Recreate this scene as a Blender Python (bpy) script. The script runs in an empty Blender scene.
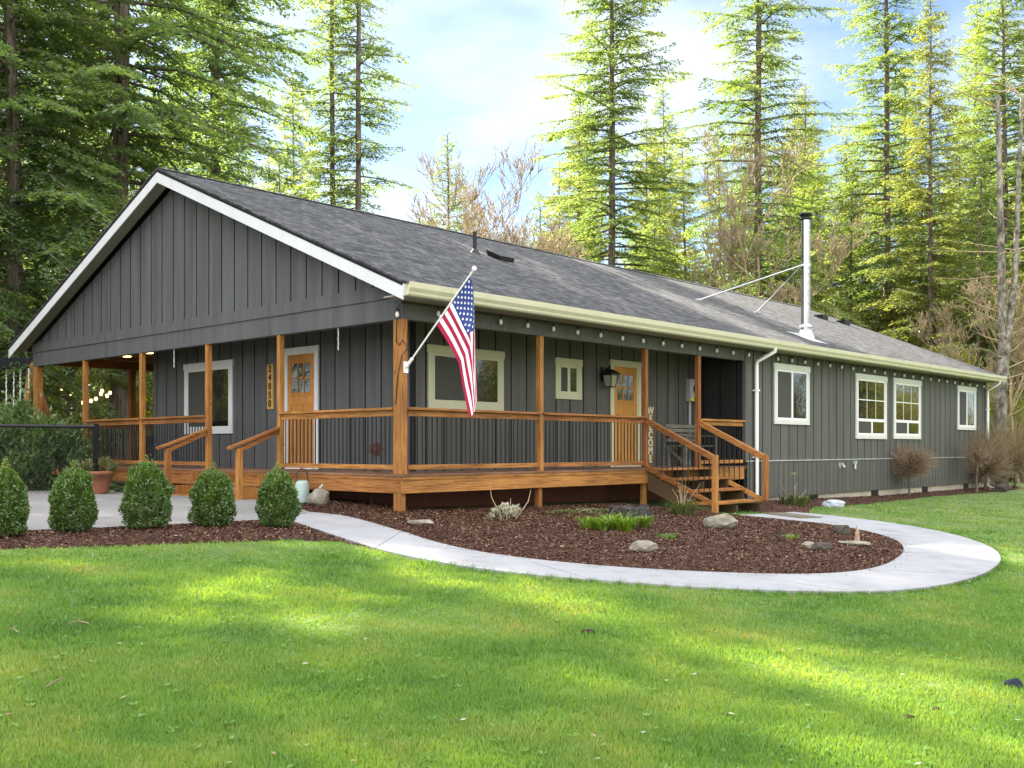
import bpy, bmesh, math, random
import numpy as np
from mathutils import Vector, Matrix, noise as mnoise
PI = math.pi
sc = bpy.context.scene
COL = sc.collection

# ------------------------------------------------------------------ camera, sky, sun, exposure
F, CY, A = 1020.91, 448.42, math.radians(42.749)
CX, CYW, EYE = -9.458, -10.834, 1.395
cd = bpy.data.cameras.new('camera'); cam = bpy.data.objects.new('camera', cd); COL.objects.link(cam)
cam.location = (CX, CYW, EYE); cam.rotation_euler = (PI/2, 0, A - PI/2)
cd.sensor_width = 36; cd.lens = F/1024*36; cd.shift_y = (CY-384)/1024
cd.clip_start = .1; cd.clip_end = 3000
sc.camera = cam
SUN_EL, SUN_AZ = math.radians(36), math.radians(6)      # azimuth: from +Y towards +X
w = bpy.data.worlds.new('World'); sc.world = w; w.use_nodes = True
nt = w.node_tree; N = nt.nodes; LK = nt.links
bg = N['Background']
sky = N.new('ShaderNodeTexSky'); sky.sky_type = 'NISHITA'; sky.sun_disc = False
sky.sun_elevation = SUN_EL; sky.sun_rotation = SUN_AZ
sky.air_density = .8; sky.dust_density = .25; sky.altitude = 1200; sky.ozone_density = 1.5
tc = N.new('ShaderNodeTexCoord'); mp = N.new('ShaderNodeMapping'); mp.inputs['Scale'].default_value = (1.3, 1.3, 3.6)
mp.inputs['Rotation'].default_value = (.12, .1, .4)
cn = N.new('ShaderNodeTexNoise'); cn.inputs['Scale'].default_value = 1.5; cn.inputs['Detail'].default_value = 7
cn.inputs['Roughness'].default_value = .55; cn.inputs['Distortion'].default_value = .35
# unseen bright clouds behind the viewer and overhead, added as fill light; thin streaks ahead
dot = N.new('ShaderNodeVectorMath'); dot.operation = 'DOT_PRODUCT'; dot.inputs[1].default_value = (-.42, -.50, .76)
bk = N.new('ShaderNodeMapRange'); bk.interpolation_type = 'SMOOTHSTEP'; bk.inputs['From Min'].default_value = -.05; bk.inputs['From Max'].default_value = .60
LK.new(tc.outputs['Generated'], dot.inputs[0]); LK.new(dot.outputs['Value'], bk.inputs['Value'])
cov = N.new('ShaderNodeMath'); cov.operation = 'MULTIPLY_ADD'; cov.inputs[1].default_value = .30; LK.new(bk.outputs[0], cov.inputs[0]); LK.new(cn.outputs['Fac'], cov.inputs[2])
cr = N.new('ShaderNodeMapRange'); cr.inputs['From Min'].default_value = .38; cr.inputs['From Max'].default_value = .74; cr.inputs['To Max'].default_value = .92
ccol = N.new('ShaderNodeMixRGB'); ccol.inputs['Color1'].default_value = (5.6, 5.7, 5.85, 1); ccol.inputs['Color2'].default_value = (14, 14.2, 14.7, 1); LK.new(bk.outputs[0], ccol.inputs['Fac'])
mixc = N.new('ShaderNodeMixRGB'); LK.new(ccol.outputs[0], mixc.inputs['Color2'])
LK.new(tc.outputs['Generated'], mp.inputs['Vector']); LK.new(mp.outputs[0], cn.inputs['Vector'])
LK.new(cov.outputs[0], cr.inputs['Value']); LK.new(cr.outputs[0], mixc.inputs['Fac'])
LK.new(sky.outputs[0], mixc.inputs['Color1']); LK.new(mixc.outputs[0], bg.inputs['Color'])
bg.inputs['Strength'].default_value = .05
sl = bpy.data.lights.new('sun', 'SUN'); sl.energy = 5.0; sl.angle = math.radians(.53); sl.color = (1, .93, .78)
so = bpy.data.objects.new('sun', sl); COL.objects.link(so)
sdir = Vector((math.sin(SUN_AZ)*math.cos(SUN_EL), math.cos(SUN_AZ)*math.cos(SUN_EL), math.sin(SUN_EL)))
so.rotation_euler = sdir.to_track_quat('Z', 'Y').to_euler(); so.location = (0, 40, 60)
sc.view_settings.view_transform = 'Standard'; sc.view_settings.look = 'None'
sc.view_settings.exposure = 2.5; sc.view_settings.gamma = 1.0
sc.render.engine = 'CYCLES'
sc.cycles.denoising_prefilter = 'NONE'
sc.cycles.max_bounces = 6; sc.cycles.diffuse_bounces = 3; sc.cycles.transmission_bounces = 4; sc.cycles.transparent_max_bounces = 4

# ------------------------------------------------------------------ survey helpers: how far along a sight line things stand
def at(u, s):
    t = (u-512)/F
    return CX + s*(t*math.sin(A)+math.cos(A)), CYW + s*(-t*math.cos(A)+math.sin(A))
def grd(X, Y):                                           # the lot falls gently from the porch to the lawn
    return .41 - .0172*np.clip(X, -14, 16) + .0529*np.clip(Y, -14, 3)
def g(x, y): return float(grd(x, y))
def gp(u, v):                                            # sight line meets the ground
    t = (u-512)/F; lo, hi = 1., 120.
    for _ in range(50):
        s = (lo+hi)/2; x, y = at(u, s)
        if EYE-(v-CY)*s/F > g(x, y): lo = s
        else: hi = s
    return x, y
def z_at(v, s): return EYE-(v-CY)*s/F

# ------------------------------------------------------------------ object helpers
def thing(name, label, cat, loc=(0, 0, 0), group=None):
    o = bpy.data.objects.new(name, None); COL.objects.link(o); o.location = loc; o.empty_display_size = .3
    o['label'] = label; o['category'] = cat
    if group: o['group'] = group
    return o
def tag(o, label, cat, group=None):
    o['label'] = label; o['category'] = cat
    if group: o['group'] = group
    return o
def wloc(o):
    v = Vector((0, 0, 0))
    while o: v += o.location; o = o.parent
    return v
class MB:
    def __init__(s): s.v = []; s.f = []; s.m = []; s.sm = []
    def add(s, vs, fs, m=0, smooth=False):
        b = len(s.v); s.v += [tuple(p) for p in vs]
        for q in fs: s.f.append([b+i for i in q]); s.m.append(m); s.sm.append(smooth)
        return s
    def box(s, x0, x1, y0, y1, z0, z1, m=0):
        return s.add([(x0,y0,z0),(x1,y0,z0),(x1,y1,z0),(x0,y1,z0),(x0,y0,z1),(x1,y0,z1),(x1,y1,z1),(x0,y1,z1)],
            [(0,3,2,1),(4,5,6,7),(0,1,5,4),(1,2,6,5),(2,3,7,6),(3,0,4,7)], m)
    def board(s, x0, x1, y0, y1, z0, z1, axis):            # painted board, groove shade coloured onto its edges (second material) across the given axis
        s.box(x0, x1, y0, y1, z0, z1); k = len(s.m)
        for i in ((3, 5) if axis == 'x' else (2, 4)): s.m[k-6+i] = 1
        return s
    def bar(s, p, q, wd, ht, up=(0,0,1), m=0):            # rectangular bar from p to q
        p = Vector(p); q = Vector(q); d = (q-p).normalized(); up = Vector(up)
        a = d.cross(up).normalized()*wd/2; b = a.cross(d).normalized()*ht/2
        vs = [p-a-b, p+a-b, p+a+b, p-a+b, q-a-b, q+a-b, q+a+b, q-a+b]
        return s.add(vs, [(0,1,2,3),(7,6,5,4),(0,4,5,1),(1,5,6,2),(2,6,7,3),(3,7,4,0)], m)
    def tube(s, pts, rad, n=8, m=0, cap=True, smooth=True):
        pts = [Vector(p) for p in pts]
        if not hasattr(rad, '__len__'): rad = [rad]*len(pts)
        vs = []
        ref = Vector((0,0,1)) if abs((pts[-1]-pts[0]).normalized().z) < .9 else Vector((1,0,0))
        for i, p in enumerate(pts):
            d = (pts[min(i+1,len(pts)-1)]-pts[max(i-1,0)]).normalized()
            a = d.cross(ref).normalized(); b = a.cross(d)
            for k in range(n): vs.append(p+(a*math.cos(2*PI*k/n)+b*math.sin(2*PI*k/n))*rad[i])
        fs = [(i*n+k, i*n+(k+1)%n, (i+1)*n+(k+1)%n, (i+1)*n+k) for i in range(len(pts)-1) for k in range(n)]
        s.add(vs, fs, m, smooth)
        if cap: s.add(vs[:n], [tuple(range(n))], m); s.add(vs[-n:], [tuple(reversed(range(n)))], m)
        return s
    def lathe(s, c, prof, n=16, m=0, smooth=True):        # prof: (radius, z)
        vs = [(c[0]+r*math.cos(2*PI*k/n), c[1]+r*math.sin(2*PI*k/n), c[2]+z) for r, z in prof for k in range(n)]
        fs = [(i*n+k, i*n+(k+1)%n, (i+1)*n+(k+1)%n, (i+1)*n+k) for i in range(len(prof)-1) for k in range(n)]
        s.add(vs, fs, m, smooth)
        s.add(vs[:n], [tuple(reversed(range(n)))], m); s.add(vs[-n:], [tuple(range(n))], m)
        return s
    def prism(s, poly, axis, a0, a1, m=0):                # polygon in the two other axes, extruded along axis
        def P(p, a): return {'x': (a, p[0], p[1]), 'y': (p[0], a, p[1]), 'z': (p[0], p[1], a)}[axis]
        n = len(poly)
        s.add([P(p, a0) for p in poly]+[P(p, a1) for p in poly],
              [tuple(range(n)), tuple(range(2*n-1, n-1, -1))]+[(i, i+n, (i+1)%n+n, (i+1)%n) for i in range(n)], m)
        return s
    def build(s, name, mat, parent=None, origin=None, bevel=0):
        o0 = wloc(parent) if parent else Vector(origin or (0,0,0))
        me = bpy.data.meshes.new(name)
        me.from_pydata([(p[0]-o0.x, p[1]-o0.y, p[2]-o0.z) for p in s.v], [], s.f)
        mats = mat if isinstance(mat, (list, tuple)) else [mat]
        for q in mats: me.materials.append(q)
        me.polygons.foreach_set('material_index', s.m); me.polygons.foreach_set('use_smooth', s.sm)
        bm = bmesh.new(); bm.from_mesh(me); bmesh.ops.recalc_face_normals(bm, faces=bm.faces); bm.to_mesh(me); bm.free()
        o = bpy.data.objects.new(name, me); COL.objects.link(o)
        if parent: o.parent = parent
        else: o.location = o0
        if bevel:
            b = o.modifiers.new('edge', 'BEVEL'); b.width = bevel; b.segments = 2; b.limit_method = 'ANGLE'
        return o
def npmesh(name, V, nv, mats, rnd=None, mi=None, smooth=False):
    """V: (k*nv,3) array, each consecutive nv verts one face"""
    V = np.asarray(V, dtype=np.float32); k = len(V)//nv
    me = bpy.data.meshes.new(name)
    me.vertices.add(len(V)); me.vertices.foreach_set('co', V.ravel())
    me.loops.add(len(V)); me.loops.foreach_set('vertex_index', np.arange(len(V), dtype=np.int32))
    me.polygons.add(k); me.polygons.foreach_set('loop_start', np.arange(0, len(V), nv, dtype=np.int32))
    if rnd is not None:
        at_ = me.attributes.new('rnd', 'FLOAT', 'POINT'); at_.data.foreach_set('value', np.repeat(np.asarray(rnd, dtype=np.float32), nv))
    for q in (mats if isinstance(mats, (list, tuple)) else [mats]): me.materials.append(q)
    if mi is not None: me.polygons.foreach_set('material_index', np.asarray(mi, dtype=np.int32))
    me.update(calc_edges=True); me.validate()
    return me
def nobj(name, me, parent=None, loc=(0,0,0)):
    o = bpy.data.objects.new(name, me); COL.objects.link(o); o.location = loc
    if parent: o.parent = parent
    return o
def structure(o): o['kind'] = 'structure'; return o
def stuff(o): o['kind'] = 'stuff'; return o

# ------------------------------------------------------------------ materials
def newmat(name):
    m = bpy.data.materials.new(name); m.use_nodes = True
    return m, m.node_tree.nodes, m.node_tree.links, m.node_tree.nodes['Principled BSDF']
def ramp(n, stops):
    r = n.new('ShaderNodeValToRGB'); e = r.color_ramp.elements
    while len(e) < len(stops): e.new(.5)
    for el, (p, c) in zip(e, stops): el.position = p; el.color = (*c, 1)
    return r
def mat_noise(name, stops, scale=5, stretch=(1,1,1), rough=.7, bump=0, bscale=None, detail=6, spec=.3, metal=0, coords='Object'):
    m, n, l, b = newmat(name)
    t = n.new('ShaderNodeTexCoord'); mp = n.new('ShaderNodeMapping'); mp.inputs['Scale'].default_value = stretch
    no = n.new('ShaderNodeTexNoise'); no.inputs['Scale'].default_value = scale; no.inputs['Detail'].default_value = detail
    no.inputs['Roughness'].default_value = .6
    r = ramp(n, stops)
    l.new(t.outputs[coords], mp.inputs[0]); l.new(mp.outputs[0], no.inputs['Vector']); l.new(no.outputs['Fac'], r.inputs[0]); l.new(r.outputs[0], b.inputs['Base Color'])
    b.inputs['Roughness'].default_value = rough; b.inputs['Specular IOR Level'].default_value = spec; b.inputs['Metallic'].default_value = metal
    if bump:
        n2 = n.new('ShaderNodeTexNoise'); n2.inputs['Scale'].default_value = bscale or scale*4; n2.inputs['Detail'].default_value = 5
        l.new(mp.outputs[0], n2.inputs['Vector'])
        bu = n.new('ShaderNodeBump'); bu.inputs['Strength'].default_value = bump; bu.inputs['Distance'].default_value = .02
        l.new(n2.outputs['Fac'], bu.inputs['Height']); l.new(bu.outputs[0], b.inputs['Normal'])
    return m
def dim(c, k): return tuple(x*k for x in c)
def mat_paint(name, c, rough=.55, var=.12, sc_=(1.5,1.5,.4)):
    return mat_noise(name, [(.3, dim(c, 1-var)), (.7, dim(c, 1+var))], 2.5, sc_, rough, .08, 60, detail=9)
def mat_wood(name, axis, dark=(.10,.034,.010), mid=(.32,.128,.034), lite=(.45,.200,.064)):
    st = {'x': (1.3,30,30), 'y': (30,1.3,30), 'z': (30,30,1.3)}[axis]
    m, n, l, b = newmat(name)
    t = n.new('ShaderNodeTexCoord'); mp = n.new('ShaderNodeMapping'); mp.inputs['Scale'].default_value = st
    no = n.new('ShaderNodeTexNoise'); no.inputs['Scale'].default_value = 2.2; no.inputs['Detail'].default_value = 6; no.inputs['Distortion'].default_value = .5
    r = ramp(n, [(.25, dark), (.5, mid), (.75, lite)])
    l.new(t.outputs['Object'], mp.inputs[0]); l.new(mp.outputs[0], no.inputs['Vector']); l.new(no.outputs['Fac'], r.inputs[0])
    vo = n.new('ShaderNodeTexVoronoi'); vo.inputs['Scale'].default_value = 4.5
    kr = n.new('ShaderNodeMapRange'); kr.inputs['From Min'].default_value = .05; kr.inputs['From Max'].default_value = .12; kr.inputs['To Min'].default_value = .75; kr.inputs['To Max'].default_value = 0
    l.new(t.outputs['Object'], vo.inputs['Vector']); l.new(vo.outputs['Distance'], kr.inputs['Value'])
    big = n.new('ShaderNodeTexNoise'); big.inputs['Scale'].default_value = .9; big.inputs['Detail'].default_value = 4
    l.new(t.outputs['Object'], big.inputs['Vector'])
    hs = n.new('ShaderNodeHueSaturation'); br = n.new('ShaderNodeMapRange'); br.inputs['From Min'].default_value=.3; br.inputs['From Max'].default_value=.7; br.inputs['To Min'].default_value=.68; br.inputs['To Max'].default_value=1.25
    l.new(big.outputs['Fac'], br.inputs['Value']); l.new(br.outputs[0], hs.inputs['Value'])
    oi = n.new('ShaderNodeObjectInfo'); ov = n.new('ShaderNodeMapRange'); ov.inputs['To Min'].default_value = .78; ov.inputs['To Max'].default_value = 1.18; l.new(oi.outputs['Random'], ov.inputs['Value'])
    vm = n.new('ShaderNodeMath'); vm.operation = 'MULTIPLY'; l.new(br.outputs[0], vm.inputs[0]); l.new(ov.outputs[0], vm.inputs[1]); l.new(vm.outputs[0], hs.inputs['Value'])
    hv = n.new('ShaderNodeMapRange'); hv.inputs['To Min'].default_value = .496; hv.inputs['To Max'].default_value = .511; l.new(oi.outputs['Random'], hv.inputs['Value']); l.new(hv.outputs[0], hs.inputs['Hue'])
    mx = n.new('ShaderNodeMixRGB'); mx.inputs['Color2'].default_value = (.07,.024,.010,1)
    l.new(r.outputs[0], mx.inputs['Color1']); l.new(kr.outputs[0], mx.inputs['Fac']); l.new(mx.outputs[0], hs.inputs['Color']); l.new(hs.outputs[0], b.inputs['Base Color'])
    b.inputs['Roughness'].default_value = .6; b.inputs['Specular IOR Level'].default_value = .3
    bu = n.new('ShaderNodeBump'); bu.inputs['Strength'].default_value = .25; bu.inputs['Distance'].default_value = .006
    l.new(no.outputs['Fac'], bu.inputs['Height']); l.new(bu.outputs[0], b.inputs['Normal'])
    return m
def mat_leaf(name, stops, trans=.4, tint=(1.2,1.25,.45), gloss=.06, patch=.35, pscale=.5):
    """diffuse + translucent leaf; colour from a per-leaf value and a soft patch noise"""
    m, n, l, b = newmat(name); n.remove(b)
    a = n.new('ShaderNodeAttribute'); a.attribute_name = 'rnd'
    geo = n.new('ShaderNodeNewGeometry'); no = n.new('ShaderNodeTexNoise'); no.inputs['Scale'].default_value = pscale; no.inputs['Detail'].default_value = 4
    l.new(geo.outputs['Position'], no.inputs['Vector'])
    mr = n.new('ShaderNodeMapRange'); mr.inputs['From Min'].default_value=.3; mr.inputs['From Max'].default_value=.7
    l.new(no.outputs['Fac'], mr.inputs['Value'])
    mv = n.new('ShaderNodeMix'); mv.data_type='FLOAT'; mv.inputs[0].default_value = patch
    l.new(a.outputs['Fac'], mv.inputs[2]); l.new(mr.outputs[0], mv.inputs[3])
    r = ramp(n, stops); l.new(mv.outputs[0], r.inputs[0])
    d = n.new('ShaderNodeBsdfDiffuse'); tr = n.new('ShaderNodeBsdfTranslucent'); gl = n.new('ShaderNodeBsdfGlossy'); gl.inputs['Roughness'].default_value = .45
    tm = n.new('ShaderNodeMixRGB'); tm.blend_type = 'MULTIPLY'; tm.inputs['Fac'].default_value = 1; tm.inputs['Color2'].default_value = (*tint, 1)
    l.new(r.outputs[0], d.inputs['Color']); l.new(r.outputs[0], tm.inputs['Color1']); l.new(tm.outputs[0], tr.inputs['Color'])
    m1 = n.new('ShaderNodeMixShader'); m1.inputs[0].default_value = trans; l.new(d.outputs[0], m1.inputs[1]); l.new(tr.outputs[0], m1.inputs[2])
    m2 = n.new('ShaderNodeMixShader'); m2.inputs[0].default_value = gloss; l.new(m1.outputs[0], m2.inputs[1]); l.new(gl.outputs[0], m2.inputs[2])
    l.new(m2.outputs[0], n['Material Output'].inputs['Surface'])
    return m
M = {}
WALLC = (.086,.086,.089)
M['wall'] = mat_paint('dark grey wall paint', WALLC, .6, .26, (2.5,2.5,.14))
M['wing'] = mat_paint('dark grey wall paint warm bounce', (.090,.088,.078), .6, .24, (2.5,2.5,.14))  # wall paint warmed in colour to carry light bounced off the lawn
M['edge'] = mat_paint('groove shade black', (.012,.012,.012), .8, .1)  # near black on board edges and backing: groove shade put into the colour
M['trimw'] = mat_paint('white trim paint', (.60,.60,.61), .5, .05)
M['cream'] = mat_paint('cream trim paint', (.50,.48,.33), .45, .05)
M['vinyl'] = mat_paint('white vinyl', (.60,.60,.55), .4, .04)
for ax in 'xyz': M['wood'+ax] = mat_wood('stained cedar '+ax, ax)
M['deckw'] = mat_wood('worn deck boards', 'x', (.10,.050,.028), (.20,.105,.060), (.26,.145,.09))
M['oldwood'] = mat_wood('weathered stringer', 'x', (.045,.030,.015), (.10,.062,.030), (.15,.095,.045))
M['doorw'] = mat_wood('fir door', 'z', (.33,.125,.024), (.46,.20,.045), (.54,.26,.066))
M['black'] = mat_paint('black metal', (.010,.010,.011), .4, .1)
M['darkplastic'] = mat_paint('black tub shell', (.012,.013,.016), .5, .2)
M['conc'] = mat_noise('walk concrete', [(.25,(.20,.195,.195)),(.42,(.285,.283,.295)),(.6,(.312,.311,.325)),(.8,(.36,.36,.37))], 2.2, (1,1,1), .85, .3, 60, detail=12)
M['pad'] = mat_noise('pad concrete', [(.2,(.15,.142,.138)),(.5,(.21,.20,.195)),(.8,(.26,.25,.24))], 1.1, (1,1,1), .85, .25, 40)
M['found'] = mat_noise('foundation concrete', [(.25,(.30,.27,.20)),(.75,(.48,.44,.34))], 3, (1,1,3), .9, .3, 30)
M['dirt'] = mat_noise('dark soil', [(.3,(.020,.012,.008)),(.7,(.05,.028,.018))], 6, (1,1,1), .95, .8, 30)
M['mulch'] = mat_noise('bark mulch', [(.25,(.022,.009,.006)),(.5,(.060,.025,.015)),(.75,(.11,.050,.030))], 28, (1,1,1), .9, 1.0, 45)
M['floor'] = mat_noise('forest floor', [(.3,(.022,.026,.008)),(.5,(.055,.060,.018)),(.75,(.11,.085,.035))], 1.3, (1,1,1), .95, .8, 12)
M['turf'] = mat_noise('turf', [(.25,(.065,.095,.030)),(.5,(.110,.165,.045)),(.75,(.20,.19,.085))], .8, (1,1,1), .95, .9, 30, detail=10)
M['bark'] = mat_noise('fir bark', [(.3,(.060,.046,.034)),(.5,(.150,.118,.090)),(.72,(.30,.25,.20))], 3.0, (6,6,.8), .95, .9, 10)
M['alder'] = mat_noise('mottled alder bark', [(.35,(.06,.05,.04)),(.5,(.17,.15,.12)),(.65,(.32,.29,.24))], 3.2, (2,2,1.2), .9, .4, 12)
M['twig'] = mat_noise('pale twigs', [(.3,(.24,.18,.10)),(.7,(.42,.33,.20))], 3, (1,1,1), .9)
M['dtwig'] = mat_noise('brown twigs', [(.3,(.17,.115,.075)),(.7,(.34,.25,.165))], 5, (1,1,1), .9)
M['rock'] = mat_noise('field stone', [(.25,(.10,.088,.066)),(.5,(.22,.195,.15)),(.75,(.38,.34,.26))], 5, (1,1,1), .9, .8, 16)
M['prock'] = mat_noise('pale bluish stone', [(.25,(.27,.29,.34)),(.75,(.50,.52,.56))], 6, (1,1,1), .85, .6, 18)
M['drock'] = mat_noise('dark stone', [(.25,(.035,.028,.024)),(.75,(.11,.09,.075))], 6, (1,1,1), .9, .7, 18)
M['terra'] = mat_noise('terracotta', [(.3,(.16,.060,.030)),(.7,(.28,.115,.06))], 4, (1,1,1), .85, .2, 20)
M['steel'] = mat_noise('brushed stainless', [(.3,(.34,.34,.33)),(.7,(.50,.50,.48))], 2, (1,1,8), .18, 0, metal=1)
M['galv'] = mat_noise('galvanised steel', [(.3,(.52,.54,.56)),(.7,(.72,.74,.76))], 6, (1,1,1), .4, .1, 20, metal=.6)
M['greyp'] = mat_paint('grey meter enamel', (.36,.38,.37), .5)
M['mint'] = mat_paint('mint enamel', (.33,.42,.38), .4, .1)
M['rust'] = mat_noise('rusted iron', [(.3,(.06,.022,.018)),(.7,(.15,.06,.045))], 9, (1,1,1), .9, .4, 30)
M['white'] = mat_paint('white enamel', (.78,.78,.76), .4, .03)
M['yellow'] = mat_paint('yellow sticker', (.75,.55,.03), .5, .03); M['green'] = mat_paint('green sticker', (.16,.38,.08), .5, .03)
M['numw'] = mat_wood('number board', 'z', (.34,.17,.04), (.46,.25,.07), (.55,.32,.10))
M['greywood'] = mat_wood('grey bench wood', 'x', (.08,.075,.062), (.20,.185,.155), (.30,.28,.23))
M['signwood'] = mat_wood('brown sign wood', 'z', (.09,.055,.025), (.16,.10,.05), (.21,.14,.07))
M['lettercream'] = mat_paint('cream letter paint', (.56,.51,.36), .6, .08)
M['coir'] = mat_noise('coir', [(.3,(.10,.085,.055)),(.7,(.19,.165,.115))], 40, (1,1,1), .95, .6, 90)
M['soffit'] = mat_paint('soffit paint', (.30,.29,.24), .6, .06)
M['flagw'] = mat_paint('flag white', (.78,.77,.80), .8, .02); M['flagr'] = mat_paint('flag red', (.36,.010,.050), .8, .04); M['flagb'] = mat_paint('flag blue', (.022,.045,.175), .8, .06)
def mat_emit(name, c, s):
    m, n, l, b = newmat(name); b.inputs['Emission Color'].default_value = (*c, 1); b.inputs['Emission Strength'].default_value = s; b.inputs['Base Color'].default_value = (*c, 1); return m
M['lit'] = mat_emit('warm lamp', (1,.66,.22), 2.2)
M['bulb'] = mat_paint('frosted bulb', (.78,.77,.72), .15, .02)
def mat_glass(name, base, rough=.03, wav=.02):
    m, n, l, b = newmat(name); b.inputs['Base Color'].default_value = (*base, 1); b.inputs['Roughness'].default_value = rough; b.inputs['IOR'].default_value = 1.52
    b.inputs['Specular IOR Level'].default_value = .75; b.inputs['Coat Weight'].default_value = .6; b.inputs['Coat Roughness'].default_value = .01
    no = n.new('ShaderNodeTexNoise'); no.inputs['Scale'].default_value = 1.6; bu = n.new('ShaderNodeBump'); bu.inputs['Strength'].default_value = wav; bu.inputs['Distance'].default_value = .3
    t = n.new('ShaderNodeTexCoord'); l.new(t.outputs['Object'], no.inputs['Vector']); l.new(no.outputs['Fac'], bu.inputs['Height']); l.new(bu.outputs[0], b.inputs['Normal'])
    return m
M['glass'] = mat_glass('window glass', (.010,.011,.010))
M['screen'] = mat_paint('insect screen', (.060,.058,.052), .7, .08)
M['lamp_glass'] = mat_glass('lantern glass', (.30,.29,.22), .15)
# asphalt shingles: staggered tabs by a brick pattern, speckle on top
def mat_shingle():
    m, n, l, b = newmat('asphalt shingles')
    t = n.new('ShaderNodeTexCoord'); mp = n.new('ShaderNodeMapping'); mp.inputs['Scale'].default_value = (1, 1/math.cos(math.atan(.414)), 1)
    br = n.new('ShaderNodeTexBrick'); br.inputs['Scale'].default_value = 1; br.inputs['Brick Width'].default_value = .19; br.inputs['Row Height'].default_value = .145
    br.inputs['Mortar Size'].default_value = .009; br.inputs['Mortar Smooth'].default_value = .3; br.offset = .37; br.offset_frequency = 2; br.squash = .7; br.squash_frequency = 3
    br.inputs['Color1'].default_value = (.026,.026,.028,1); br.inputs['Color2'].default_value = (.092,.089,.094,1); br.inputs['Mortar'].default_value = (.010,.010,.011,1); br.inputs['Bias'].default_value = .0
    l.new(t.outputs['Object'], mp.inputs[0]); 
    nd = n.new('ShaderNodeTexNoise'); nd.inputs['Scale'].default_value = 5; l.new(t.outputs['Object'], nd.inputs['Vector'])
    dm = n.new('ShaderNodeVectorMath'); dm.operation = 'SCALE'; dm.inputs['Scale'].default_value = .008; l.new(nd.outputs['Color'], dm.inputs[0])
    ad = n.new('ShaderNodeVectorMath'); l.new(mp.outputs[0], ad.inputs[0]); l.new(dm.outputs[0], ad.inputs[1]); l.new(ad.outputs[0], br.inputs['Vector'])
    no = n.new('ShaderNodeTexNoise'); no.inputs['Scale'].default_value = 8; no.inputs['Detail'].default_value = 7; no.inputs['Roughness'].default_value = .85; l.new(t.outputs['Object'], no.inputs['Vector'])
    n2 = n.new('ShaderNodeTexNoise'); n2.inputs['Scale'].default_value = .7; n2.inputs['Detail'].default_value = 5; l.new(t.outputs['Object'], n2.inputs['Vector'])
    mx = n.new('ShaderNodeMixRGB'); mx.blend_type = 'OVERLAY'; mx.inputs['Fac'].default_value = .85; l.new(br.outputs['Color'], mx.inputs['Color1']); nr_ = n.new('ShaderNodeMapRange'); nr_.inputs['From Min'].default_value = .36; nr_.inputs['From Max'].default_value = .64; nr_.inputs['To Min'].default_value = .12; nr_.inputs['To Max'].default_value = .88; l.new(no.outputs['Fac'], nr_.inputs['Value']); l.new(nr_.outputs[0], mx.inputs['Color2'])
    mr = n.new('ShaderNodeMapRange'); mr.inputs['From Min'].default_value=.3; mr.inputs['From Max'].default_value=.7; mr.inputs['To Min'].default_value=.9; mr.inputs['To Max'].default_value=1.12; l.new(n2.outputs['Fac'], mr.inputs['Value'])
    hs = n.new('ShaderNodeHueSaturation'); l.new(mx.outputs[0], hs.inputs['Color']); l.new(mr.outputs[0], hs.inputs['Value']); l.new(hs.outputs[0], b.inputs['Base Color'])
    b.inputs['Roughness'].default_value = .85; b.inputs['Specular IOR Level'].default_value = .35
    bu = n.new('ShaderNodeBump'); bu.inputs['Strength'].default_value = .7; bu.inputs['Distance'].default_value = .012
    l.new(br.outputs['Fac'], bu.inputs['Height']); bu.invert = True
    bu2 = n.new('ShaderNodeBump'); bu2.inputs['Strength'].default_value = .35; bu2.inputs['Distance'].default_value = .006; l.new(no.outputs['Fac'], bu2.inputs['Height']); l.new(bu.outputs[0], bu2.inputs['Normal']); l.new(bu2.outputs[0], b.inputs['Normal'])
    return m
M['shingle'] = mat_shingle()
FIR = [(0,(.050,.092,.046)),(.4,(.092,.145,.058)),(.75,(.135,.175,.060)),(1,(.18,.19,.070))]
M['fir'] = mat_leaf('fir needles', FIR, .52, (2.9,2.6,1.1))
M['firdark'] = mat_leaf('dark fir needles', [(0,(.052,.098,.054)),(.5,(.100,.160,.075)),(1,(.155,.200,.085))], .5, (2.6,2.4,.85))
M['firgold'] = mat_leaf('yellow green needles', [(0,(.085,.115,.040)),(.5,(.130,.160,.052)),(1,(.18,.19,.070))], .55, (2.6,2.3,1.0))
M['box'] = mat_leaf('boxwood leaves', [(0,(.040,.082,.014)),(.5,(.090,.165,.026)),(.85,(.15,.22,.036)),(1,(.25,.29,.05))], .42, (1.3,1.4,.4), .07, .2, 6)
M['boxtip'] = mat_leaf('young boxwood leaves', [(0,(.10,.15,.02)),(1,(.20,.24,.035))], .4)
M['rhodo'] = mat_leaf('rhododendron leaves', [(0,(.036,.078,.024)),(.6,(.095,.160,.045)),(1,(.20,.25,.09))], .38, (1.3,1.4,.4), .05, .3, 2)
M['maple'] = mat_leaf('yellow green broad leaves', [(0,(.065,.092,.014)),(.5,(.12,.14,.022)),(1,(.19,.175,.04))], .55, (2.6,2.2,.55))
M['lime'] = mat_leaf('lime blades', [(0,(.10,.19,.012)),(1,(.21,.31,.025))], .35, (1.1,1.2,.4), .04)
M['olive'] = mat_leaf('olive blades', [(0,(.06,.085,.02)),(.7,(.12,.14,.04)),(1,(.24,.20,.09))], .35)
M['drybit'] = mat_leaf('dry brown leaves', [(0,(.16,.10,.055)),(1,(.38,.27,.16))], .3, (1.2,1.1,.7))
M['pale'] = mat_leaf('pale dry leaves', [(0,(.25,.24,.17)),(1,(.52,.50,.40))], .3)
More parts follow.
